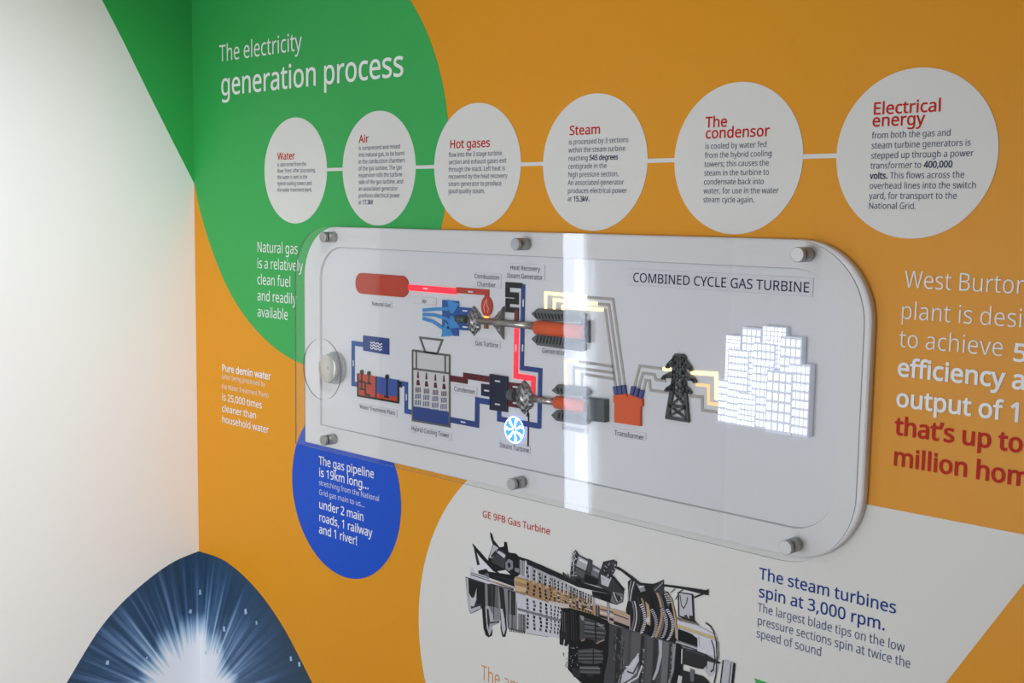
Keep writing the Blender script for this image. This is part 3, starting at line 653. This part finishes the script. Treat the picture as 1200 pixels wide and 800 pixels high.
# ---------------------------------------------------------------- the diagram on the board
dnavy = mat('navy_inlay', (38, 66, 132), 0.3, spec=0.2, noise=0.02); dblue = mat('blue_inlay', (44, 84, 156), 0.3, spec=0.2); dnight = mat('dark_navy_inlay', (12, 18, 52), 0.3, spec=0.2)
dred = mat('red_inlay', (190, 62, 38), 0.35, spec=0.2); dmar = mat('maroon_inlay', (92, 10, 22), 0.3, spec=0.2); dblk = mat('black_inlay', (20, 14, 16), 0.35, spec=0.2); dbrown = mat('brown_inlay', (120, 44, 30), 0.35, spec=0.2)
dgrey = mat('dark_grey_model', (88, 93, 91), 0.5, spec=0.3); dgrey2 = mat('grey_slot', (22, 25, 24), 0.5, spec=0.2); steelm = mat('model_steel', (168, 160, 156), 0.25, metal=0.85); gun = mat('gunmetal_model', (128, 126, 124), 0.35, metal=0.35)
dor = mat('orange_model', (226, 90, 30), 0.4, spec=0.3); dline = mat('grey_outline', (92, 92, 84), 0.5); arrowb = mat('light_blue_inlay', (62, 142, 206), 0.3, spec=0.3); dwht = mat('white_inlay', (226, 230, 232), 0.3)
wire = mat('unlit_wire_strip', (170, 166, 158), 0.4)
lit = mat('lit_wire_strip', (255, 226, 150), 0.4, emit=3.2, ecol=(255, 206, 120)); lit2 = mat('dim_wire_strip', (236, 200, 150), 0.4, emit=0.75, ecol=(240, 190, 120))
redlit = mat('lit_red_pipe', (240, 30, 50), 0.4, emit=0.9, ecol=(255, 30, 52)); redlit2 = mat('glowing_red_pipe', (214, 30, 44), 0.4, emit=0.5, ecol=(250, 36, 56))
DD = DB + 0.012
def B(pts, o=None): return A(zoomed(pts, *o) if o else pts, DD)
Z7, Z8, Z9, Z10, Z3 = (340, 260, 4.0), (380, 380, 4.286), (540, 260, 4.0), (560, 420, 4.0), (740, 300, 4.0)
def snap(pts):                                             # pipes run square on the board
    p = [list(q) for q in pts]
    for i in range(1, len(p)):
        du, dz = abs(p[i][0]-p[i-1][0]), abs(p[i][1]-p[i-1][1])
        if dz < du*.3: p[i][1] = p[i-1][1]
        elif du < dz*.3: p[i][0] = p[i-1][0]
    return [tuple(q) for q in p]
def part(name, label=None, par=None): return lambda mb: mb.build(name, par or E, label=label)
def pipe(name, pts, o, wd, m, h=0.014, label=None, dosnap=True):
    mb = MB(); q = B(pts, o); q = snap(q) if dosnap else q
    mb.stroke(q, wd, DB, DB+h, m); return mb.build(name, E, label=label)
def slab(name, pts, o, m, h=0.014, label=None, bev=0.0, par=None, base=None):
    mb = MB(); mb.poly(B(pts, o), DB if base is None else base, (DB if base is None else base)+h, m, bev=bev); return mb.build(name, par or E, label=label)
# gas tank and burner
q = B([(308, 288), (555, 302)], Z7); zt = (q[0][1]+q[1][1])/2
tank_pts = rounded(at(417, 332, DD)[0], at(478.9, 335, DD)[0], at(440, 345.5, DD)[1], at(440, 320.8, DD)[1], .17, .17, .17, .17, 8)
mb = MB(); mb.poly(tank_pts, DB, DB+.03, dred, bev=.012); mb.build('gas_tank', E, label='orange red gas tank shape')
pipe('gas_pipe', [(780, 319), (922, 329), (922, 352)], Z7, .095, dred, .02, label='red gas pipe')
pipe('gas_pipe', [(556, 307), (780, 320)], Z7, .10, redlit, .024, label='brightly lit red gas pipe')
mb = MB(); fc = at(570.8, 358.8, DD); mb.poly(circ(fc[0], fc[1], .125, 24, rz=.165), DB, DB+.028, dred); fl = mb.build('burner', E, label='red oval burner with flame outline')
mb = MB(); mb.stroke([(fc[0]-.04, fc[1]-.1), (fc[0]-.06, fc[1]), (fc[0], fc[1]+.11), (fc[0]+.01, fc[1]+.02), (fc[0]+.05, fc[1]-.03), (fc[0]+.03, fc[1]-.1)], .016, DB+.028, DB+.031, mat('flame_line', (240, 170, 140), .4)); mb.build('flame', fl)
mb = MB(); mb.poly(circ(fc[0]-.0, fc[1]-.185, .03, 12), DB, DB+.06, mat('amber_spot', (255, 170, 60), .4, emit=2.5)); mb.build('amber_spot', E)  # small emissive amber disc just below the burner
# air intake
slab('air_intake', [(713, 365), (790, 371), (790, 398), (855, 404), (855, 510), (790, 506), (790, 535), (713, 528)], Z7, dblue, .016)
for pts in ([(622, 413), (680, 408), (735, 408), (765, 396)], [(622, 433), (680, 436), (730, 452), (765, 474)], [(622, 452), (670, 466), (705, 490), (738, 512)]):
    mb = MB(); q = B(pts, Z7); mb.stroke(q, .055, DB+.016, DB+.022, arrowb)
    a, b_ = Vector(q[-2]), Vector(q[-1]); tdir = (b_-a).normalized(); nn = Vector((-tdir.y, tdir.x))
    mb.poly([tuple(b_+nn*.15-tdir*.1), tuple(b_-nn*.15-tdir*.1), tuple(b_+tdir*.17)], DB+.016, DB+.024, arrowb); mb.build('air_arrow', E, label='light blue curved air arrow')
# rotor helper: a row of bladed discs and a cone around a horizontal shaft
def rotor(name, x0, x1, yc, prof, m, label, flat=0.38):
    """half relief of a rotor: prof is a list of radii; each section carries slanted blades"""
    ua, za = at(x0, yc, DB+.03); ub, zb = at(x1, yc, DB+.03); mb = MB(); n = len(prof); du = (ub-ua)/(n-1)
    k0 = len(mb.v); mb.lathe(P(ua, DB, za), (1, 0, 0), [(du*i, r) for i, r in enumerate(prof)], m, 24, smooth=False)
    dk = mat('rotor_gap', (44, 44, 46), .5, spec=.2); lt = mat('rotor_blade', (176, 174, 170), .3, metal=.5)
    for i in range(n-1):
        ra, rb = prof[i], prof[i+1]; cnt = 11
        for k in range(cnt):
            a0 = math.pi*(k+.5)/cnt; a1 = a0+(.20 if i % 2 else -.20)
            def pt(t_, a, up): r = ra+(rb-ra)*t_; return P(ua+du*(i+t_), DB+math.sin(a)*(r+up), za+math.cos(a)*(r+up))
            q = mb.add([pt(.12, a0-.05, .008), pt(.88, a1-.05, .008), pt(.88, a1+.07, .014), pt(.12, a0+.07, .014)]); mb.face([q, q+1, q+2, q+3], lt if k % 2 else dk)
    y0 = -DB*S
    mb.v = [(x, y0+(y-y0)*flat, z) for x, y, z in mb.v]
    return mb.build(name, E, label=label)
def shaft(x0, x1, y0, r, label='polished steel shaft', name='shaft', m=None, d=.06):
    ua, za = at(x0, y0, DB+d); ub, zb = at(x1, y0, DB+d); mb = MB(); mb.lathe(P(ua, DB+d, za), (1, 0, 0), [(0, r), (ub-ua, r)], m or steelm, 20); return mb.build(name, E, label=label)
def rz(px, py, dy): return abs(at(px, py-dy, DB+.06)[1]-at(px, py, DB+.06)[1])
rotor('compressor', 547, 562, 375, [.10, .15, .20, .24, .20, .16, .12], gun, 'gunmetal ribbed compressor rotor')
shaft(535.5, 547, 373.5, .06, 'dark green shaft end', 'shaft_end', mat('dark_green_shaft', (52, 72, 60), .4))
shaft(561, 632, 375.3, .058)
rotor('turbine_wheel', 576.5, 590, 377, [.05, .12, .20, .27], gun, 'steel fan shaped turbine wheel')
slab('stub', [(915, 470), (928, 472), (928, 500), (915, 498)], Z7, mat('brass_stub', (150, 96, 50), .35, metal=.6), .05)
# heat recovery coil and its pipes
pipe('recovery_coil', [(287, 299), (219, 298), (219, 340), (262, 341), (262, 374), (219, 373), (219, 410), (262, 412), (262, 468)], Z9, .085, dblk, .02, label='black square cut heat recovery coil')
pipe('water_pipe', [(292, 292), (292, 685), (372, 697), (372, 968), ], Z9, .075, dnavy, .018, label='navy water pipe from the coil')
pipe('water_pipe', [(1079, 511), (877, 478), (877, 432)], Z8, .085, dnavy, .016, label='navy water pipe below the condenser')
pipe('steam_pipe', [(261, 500), (261, 722), (342, 730)], Z9, .085, redlit, .022, label='brightly lit red steam pipe')
pipe('steam_pipe', [(1050, 262), (1050, 348)], Z8, .08, redlit2, .02, label='dim red steam pipe')
pipe('coil_outlet', [(262, 412), (262, 470)], Z9, .08, dbrown, .021)
# condenser group
pipe('return_pipe', [(630, 270), (708, 281), (708, 258), (836, 276)], Z8, .10, dmar, .016, label='maroon return pipe')
slab('condenser_port', [(788, 297), (836, 303), (836, 364), (788, 357)], Z8, dnight, .016)
slab('steam_duct', [(922, 289), (1000, 298), (1000, 425), (922, 411)], Z8, dmar, .016)
slab('condenser', [(835, 248), (924, 262), (922, 440), (835, 428)], Z8, dnight, .045, label='dark navy condenser box', bev=.01)
shaft(597, 604, 462, .09, 'dark shaft end', 'shaft_end', dgrey)
rotor('steam_turbine_rotor', 602.5, 624, 463.5, [.09, .15, .21, .27, .22, .17, .12], gun, 'gunmetal bladed steam turbine rotor')
shaft(622, 655, 466.6, .055)
# generators
def stator(pts, o, n, x0, x1, y0, y1, skew=0):
    s_ = slab('stator', pts, o, dgrey, .09, label='dark grey slotted stator block', bev=.02); mb = MB()
    for i in range(n):
        a = x0+(x1-x0)*i/n; w_ = (x1-x0)/n*.5; sl_ = y0[0]+(y0[1]-y0[0])*i/n; sb = y1[0]+(y1[1]-y1[0])*i/n
        mb.poly(B([(a+skew, sl_), (a+w_+skew, sl_+1), (a+w_, sb+1), (a, sb)], o), DB+.09, DB+.096, dgrey2)
    mb.build('slots', s_)
stator([(342, 428), (370, 405), (575, 416), (590, 432), (590, 470), (370, 458)], Z9, 14, 368, 585, (424, 436), (448, 462), -8)
stator([(342, 546), (370, 523), (590, 538), (590, 600), (575, 606), (370, 576)], Z9, 14, 368, 585, (530, 545), (562, 588), 8)
shaft(629.5, 686, 383.5, .11, 'orange generator core', 'generator_core', dor, .07)
slab('end_plate', [(580, 460), (607, 462), (607, 566), (580, 562)], Z9, dnight, .10, label='dark end plate')
stator([(357, 148), (385, 120), (513, 134), (537, 156), (513, 180), (385, 166)], Z10, 7, 390, 505, (134, 148), (156, 172), -6)
stator([(355, 262), (380, 240), (513, 254), (537, 284), (513, 312), (380, 290)], Z10, 7, 390, 505, (250, 266), (278, 296), 6)
shaft(652.5, 688, 471, .10, 'orange generator core', 'generator_core', dor, .07)
slab('exciter', [(508, 180), (613, 190), (613, 297), (508, 284)], Z10, mat('slate_model', (74, 82, 84), .4), .12, label='slate grey exciter box', bev=.015)
# wires from the generators
def wires(name, pts, o, m, wd=.042, label=None, snp=False, h=.008): return pipe(name, pts, o, wd, m, h, label, snp)
wires('wire', [(396, 408), (396, 333), (590, 352)], Z9, lit, label='brightly lit outer wire'); wires('wire', [(590, 352), (712, 362), (768, 770)], Z9, wire)
wires('wire', [(436, 412), (436, 365), (640, 384)], Z9, lit, label='brightly lit middle wire'); wires('wire', [(640, 384), (693, 388), (746, 768)], Z9, wire)
wires('wire', [(476, 414), (476, 396), (668, 412)], Z9, lit, label='brightly lit inner wire'); wires('wire', [(668, 412), (676, 414), (724, 770)], Z9, wire)
wires('wire', [(410, 125), (410, 10), (470, 14)], Z10, lit2, label='dimly lit wire'); wires('wire', [(470, 14), (632, 38)], Z10, wire)
wires('wire', [(448, 128), (448, 42), (636, 68)], Z10, wire); wires('wire', [(486, 132), (486, 72), (638, 96)], Z10, wire)
tf = slab('transformer', [(640, 170), (700, 164), (707, 178), (716, 166), (777, 188), (777, 224), (768, 224), (768, 316), (645, 298), (645, 206), (640, 206)], Z10, dor, .05, label='orange transformer', bev=.012)
for pts in ([(636, 131), (654, 129), (661, 169), (643, 170)], [(658, 128), (675, 126), (681, 167), (664, 169)], [(679, 124), (694, 123), (699, 164), (685, 166)], [(723, 129), (741, 131), (732, 170), (717, 165)], [(744, 138), (760, 139), (752, 180), (736, 175)], [(765, 147), (782, 150), (772, 190), (757, 184)]):
    mb = MB(); mb.poly(B(pts, Z10), DB, DB+.045, mat('blue_bushing', (46, 64, 134), .35), bev=.008)
    mb.build('bushing', tf, label='blue bushing')
wires('wire', [(733, 130), (757, 34), (865, 48)], Z10, wire); wires('wire', [(865, 48), (905, 52)], Z10, lit)
wires('wire', [(752, 138), (772, 68), (826, 75), (832, 98), (880, 105)], Z10, wire); wires('wire', [(776, 150), (785, 102), (803, 104), (808, 148), (896, 160)], Z10, wire)
wires('wire', [(278, 545), (396, 553), (396, 664), (410, 668)], Z3, lit, .05, label='brightly lit wire to the city'); wires('wire', [(300, 601), (360, 608), (360, 690), (408, 697)], Z3, lit2, label='dimly lit wire to the city'); wires('wire', [(272, 655), (331, 660), (331, 722), (406, 732)], Z3, wire)
# pylon
mb = MB(); pyl = mat('pylon_green_black', (50, 58, 54), .45)
def ln(a, b, wd=.05): mb.stroke(B([a, b], Z3), wd*.8, DB+.012, DB+.045, pyl)
for a, b in (((206, 466), (204, 560)), ((204, 560), (172, 752)), ((250, 468), (248, 566)), ((248, 566), (266, 768)), ((206, 466), (250, 469))): ln(a, b, .075)
for a, b in (((164, 754), (274, 772)), ((180, 700), (262, 708)), ((204, 640), (252, 645)), ((200, 590), (250, 595)), ((204, 540), (250, 544)), ((204, 500), (250, 503))): ln(a, b, .055)
for a, b in (((184, 700), (252, 645)), ((204, 640), (260, 708)), ((178, 748), (258, 708)), ((182, 702), (262, 762)), ((202, 640), (250, 595)), ((202, 590), (250, 642)), ((202, 590), (250, 545)), ((204, 540), (250, 592)), ((206, 540), (250, 503)), ((206, 500), (250, 542)), ((208, 500), (248, 469)), ((208, 470), (248, 502))): ln(a, b, .034)
for tip, r1, r2, dn in (((172, 512), (205, 478), (205, 512), (172, 526)), ((152, 566), (204, 540), (204, 566), (152, 578)), ((168, 622), (204, 600), (204, 624), (168, 634)), ((282, 526), (250, 482), (250, 520), (281, 538)), ((300, 580), (250, 546), (250, 574), (300, 594)), ((277, 632), (250, 606), (250, 632), (276, 645))):
    ln(tip, r1, .055); ln(tip, r2, .045); ln(tip, dn, .07)
mb.build('pylon', E, label='dark lattice pylon model')
# water side
slab('sea_water_box', [(195, 55), (325, 71), (325, 153), (195, 131)], Z8, dnavy, .016, label='navy box with white wave lines')
mb = MB()
for y in (88, 102, 116):
    mb.stroke(B([(232+i*5, y+i*1.0+(4 if i % 4 in (1, 2) else -2)) for i in range(13)], Z8), .022, DB+.016, DB+.018, dwht)
mb.build('wave_lines', E)
pipe('inlet_pipe', [(195, 101), (144, 95), (144, 298), (172, 303)], Z8, .085, dblue, .014, label='blue inlet pipe')
slab('treatment_tank', [(170, 245), (262, 261), (262, 372), (170, 357)], Z8, dred, .018, label='brick red treatment tank')
slab('treatment_tank', [(262, 261), (373, 279), (373, 392), (262, 374)], Z8, mat('tank_water_blue', (36, 74, 156), .3), .018, label='blue water tank')
slab('sediment', [(262, 342), (310, 358), (373, 362), (373, 388), (262, 370)], Z8, dred, .004, base=DB+.018)
mb = MB()
for pts in ([(170, 246), (170, 357), (373, 392), (373, 280)], [(190, 228), (190, 320)], [(178, 286), (203, 290)], [(178, 322), (203, 326)], [(226, 235), (226, 298)], [(215, 294), (238, 298)], [(208, 290), (208, 350), (232, 356)], [(317, 250), (317, 362)], [(304, 360), (328, 366)], [(262, 262), (262, 372)]):
    mb.stroke(B(pts, Z8), .034, DB+.018, DB+.026, dblk)
for x, y in ((190, 236), (226, 243), (317, 260)): mb.poly(B([(x-5, y-6), (x+5, y-6), (x+6, y+12), (x-6, y+11)], Z8), DB, DB+.04, dblk)
mb.build('mixers', E, label='black stirrers and tank outline')
slab('outlet_box', [(372, 284), (389, 287), (389, 317), (372, 314)], Z8, dnight, .02)
pipe('outlet_pipe', [(388, 297), (411, 301), (411, 436), (443, 442)], Z8, .085, dblue, .014, label='blue outlet pipe')
# cooling tower
ct = slab('cooling_tower', [(443, 130), (629, 156), (629, 513), (443, 481)], Z8, mat('tower_ground', (206, 206, 204), .3), .006, label='outlined cooling tower with red spray and blue pool')
mb = MB(); mb.poly(B([(443, 410), (629, 440), (629, 508), (443, 476)], Z8), DB+.006, DB+.012, dnavy); mb.build('pool', ct)
mb = MB()
for x in (470, 512, 557, 600):
    y = 232+(x-443)*.15
    mb.poly(B([(x-2, y), (x+2, y), (x+5, y+34), (x-5, y+33)], Z8), DB+.006, DB+.011, dmar); mb.poly(B([(x-5, y+42), (x+5, y+43), (x+10, y+70), (x-8, y+69)], Z8), DB+.006, DB+.011, dmar)
    sp = mat('spray_mauve', (96, 60, 84), .4); sp2 = mat('spray_blue', (70, 84, 130), .4)
    for j in range(4):
        yy = y+80+j*32
        for k in range(4): xx = x-12+k*7.2-j*0.8+(k-1.5)*j*.8; mb.poly(B([(xx, yy), (xx+3.6, yy+.5), (xx+3.4, yy+25), (xx-.6, yy+24.5)], Z8), DB+.006, DB+.011, sp if j == 0 else sp2)
mb.build('spray', ct, stuff=False)
mb = MB()
for pts in ([(443, 130), (443, 481), (629, 513), (629, 156), (443, 130)], [(443, 222), (629, 246)], [(462, 133), (462, 225)], [(607, 154), (607, 243)]): mb.stroke(B(pts, Z8), .034, DB+.006, DB+.016, dline)
mb.stroke(B([(480, 66), (592, 79), (566, 148), (506, 139)], Z8), .034, DB, DB+.016, dline, closed=True); mb.build('outline', ct)
pipe('tower_pipe', [(629, 478), (766, 502), (766, 380), (836, 387)], Z8, .095, dnavy, .014, label='navy pipe from the tower')
# little white flow marks
mb = MB()
for x, y, v, o in ((637, 312, 0, Z7), (848, 327, 0, Z7), (822, 416, 0, Z7), (822, 492, 0, Z7), (148, 195, 1, Z8), (415, 365, 1, Z8), (700, 490, 0, Z8), (818, 332, 0, Z8), (878, 284, 0, Z8), (878, 400, 0, Z8), (962, 314, 0, Z8), (962, 395, 0, Z8), (292, 590, 1, Z9), (261, 590, 1, Z9), (295, 380, 1, Z9)):
    u, z = B([(x, y)], o)[0]; a, b_ = (.012, .055) if v else (.055, .012); mb.box(u-a, u+a, z-b_, z+b_, DB+.02, DB+.052 if x in (878,) else DB+.027, dwht)
mb.build('flow_marks', E, label='small white flow marks on the pipes', stuff=True)
# lit fan and arrow
fu, fz = at(603.2, 503.5, DD); R_ = .215
mb = MB(); mb.poly(circ(fu, fz, R_, 32), DB, DB+.02, mat('lit_blue_fan', (40, 110, 255), .4, emit=1.8, ecol=(60, 130, 255))); fan = mb.build('fan_lamp', E, label='round glowing blue fan symbol')
mb = MB(); wl = mat('lit_white_blade', (230, 240, 255), .4, emit=3.0)
for k in range(7):
    a = 2*math.pi*k/7; pts = [(fu+r*math.cos(a+t1), fz+r*math.sin(a+t1)) for r, t1 in ((.03, 0), (.09, .30), (.14, .34), (.185, .22), (.19, .52), (.14, .62), (.08, .60), (.03, .5))]; mb.poly(pts, DB+.02, DB+.026, wl)
n_ = 32; ro = circ(fu, fz, R_, n_); ri = circ(fu, fz, R_*.93, n_); mb.quadstrip(ro+ro[:1], ri+ri[:1], wl, DB+.024); mb.build('fan_blades', fan)
mb = MB(); mb.stroke(snap(B([(1022, 612), (1022, 446)], Z8)), .026, DB, DB+.01, dblk); q = B([(1022, 432)], Z8)[0]; mb.poly([(q[0]-.035, q[1]-.1), (q[0]+.035, q[1]-.1), q], DB, DB+.012, dblk); mb.build('pointer_arrow', E, label='thin black pointer arrow')
# stickers with captions
stick = mat('sticker_white', (218, 220, 222), .3); sshade = mat('sticker_edge_shade', (190, 192, 194), .4); ink = mat('sticker_ink', (14, 18, 62), .5, spec=0.2)
def sticker(x0, y0, x1, y1, lines, tilt=0.0, shown=True):
    """px box (left top, right bottom) and caption lines (text, x0, baseline, xr, cap)"""
    (ua, za), (ub, zb) = at(x0, y0, DD), at(x1, y1, DD); mb = MB(); mb.poly([(ua, zb), (ub, zb), (ub, za), (ua, za)], DB, DB+.007, stick, side=sshade); g_ = .004; mb.poly([(ua-g_, zb-g_*1.6), (ub+g_, zb-g_*1.6), (ub+g_, za+g_), (ua-g_, za+g_)], DB, DB+.003, sshade); s_ = mb.build('caption_label', E)  # darker surround paints the thin shadow line around the sticker
    for l in lines: line(l[0], l[1], l[2], l[3], l[4], 'cap', ink, DB+.010, s_, 'caption')
sticker(736.5, 314.5, 952, 347, [('COMBINED CYCLE GAS TURBINE', 741.3, 330, 948, 11)])
sticker(433.5, 351, 459, 361, [('Natural Gas', 435.7, 357.5, 457.5, 4.4)])
sticker(484, 347, 511, 357.2, [('Air', 494.3, 355, 500, 5)])
sticker(554, 319, 586.5, 337.5, [('Combustion', 556, 325.8, 585, 5.4), ('Chamber', 559, 335, 580.8, 5.4)])
sticker(592, 308, 638, 328, [('Heat Recovery', 597.5, 315.8, 633, 5.5), ('Steam Generator', 594, 325, 636, 5.5)])
sticker(555, 396, 586, 408, [('Gas Turbine', 556.8, 404, 583.8, 5.5)])
sticker(633.5, 405, 664, 419, [('Generator', 635, 413.2, 662, 6)])
sticker(419.5, 472, 465, 489, [('Water Treatment Plant', 421.5, 478.3, 463, 4.7)])
sticker(480.5, 498, 528.5, 516, [('Hybrid Cooling Tower', 482, 504, 526.5, 5.5)])
sticker(530.5, 450, 558.5, 464.5, [('Condenser', 532, 457.8, 556.6, 5.6)])
sticker(584, 516, 621, 531, [('Steam Turbine', 585.3, 523.6, 619.6, 5.8)])
sticker(718.5, 501, 756.5, 515.5, [('Transformer', 720, 509.5, 754.5, 6)])
sticker(657.5, 495, 688.5, 508.5, [('Generator', 658.8, 502.3, 685.5, 6)])
# the lit city: every block a part, its windows a lit grid
cityw = mat('city_block_white', (214, 218, 226), .35, emit=0.20, ecol=(222, 232, 255)); win = mat('lit_city_window', (240, 245, 255), .4, emit=1.9, ecol=(228, 236, 255))
ZT = (820, 360, 4.706)
blocks = [  # left, top-left y, right, bottom y (zoomed), relief, columns, rows, skip from left
 (347, 100, 480, 345, .085, 6, 9), (235, 108, 342, 340, .085, 4, 5), (145, 150, 228, 480, .085, 5, 15), (445, 157, 566, 500, .105, 4, 6),
 (105, 395, 160, 640, .10, 3, 6), (160, 226, 272, 655, .125, 6, 11), (295, 190, 418, 675, .115, 5, 11), (262, 236, 304, 660, .10, 2, 13), (490, 306, 612, 716, .12, 5, 8), (212, 466, 312, 662, .145, 5, 6), (370, 342, 516, 702, .145, 4, 6)]
for x0, y0, x1, y1, h, nc, nr in blocks:
    dd = DB+h; (ua, za) = A(zoomed([(x0, y0)], *ZT), dd)[0]; (ub, _) = A(zoomed([(x1, y0)], *ZT), dd)[0]; zb = A(zoomed([(x0+ (0 if x0 > 300 else 0), y1-(x1-x0)*.10)], *ZT), dd)[0][1]
    mb = MB(); mb.box(ua, ub, zb, za, DB, dd, cityw); blk = mb.build('city_block', E)
    mb = MB(); gu = (ub-ua)/(nc+.2); gz = (za-zb)/(nr+.3)
    for i in range(nc):
        for j in range(nr):
            u = ua+gu*(i+.25); z = za-gz*(j+.3); mb.box(u, u+gu*.62, z-gz*.66, z, dd, dd+.003, win)
    mb.build('windows', blk)
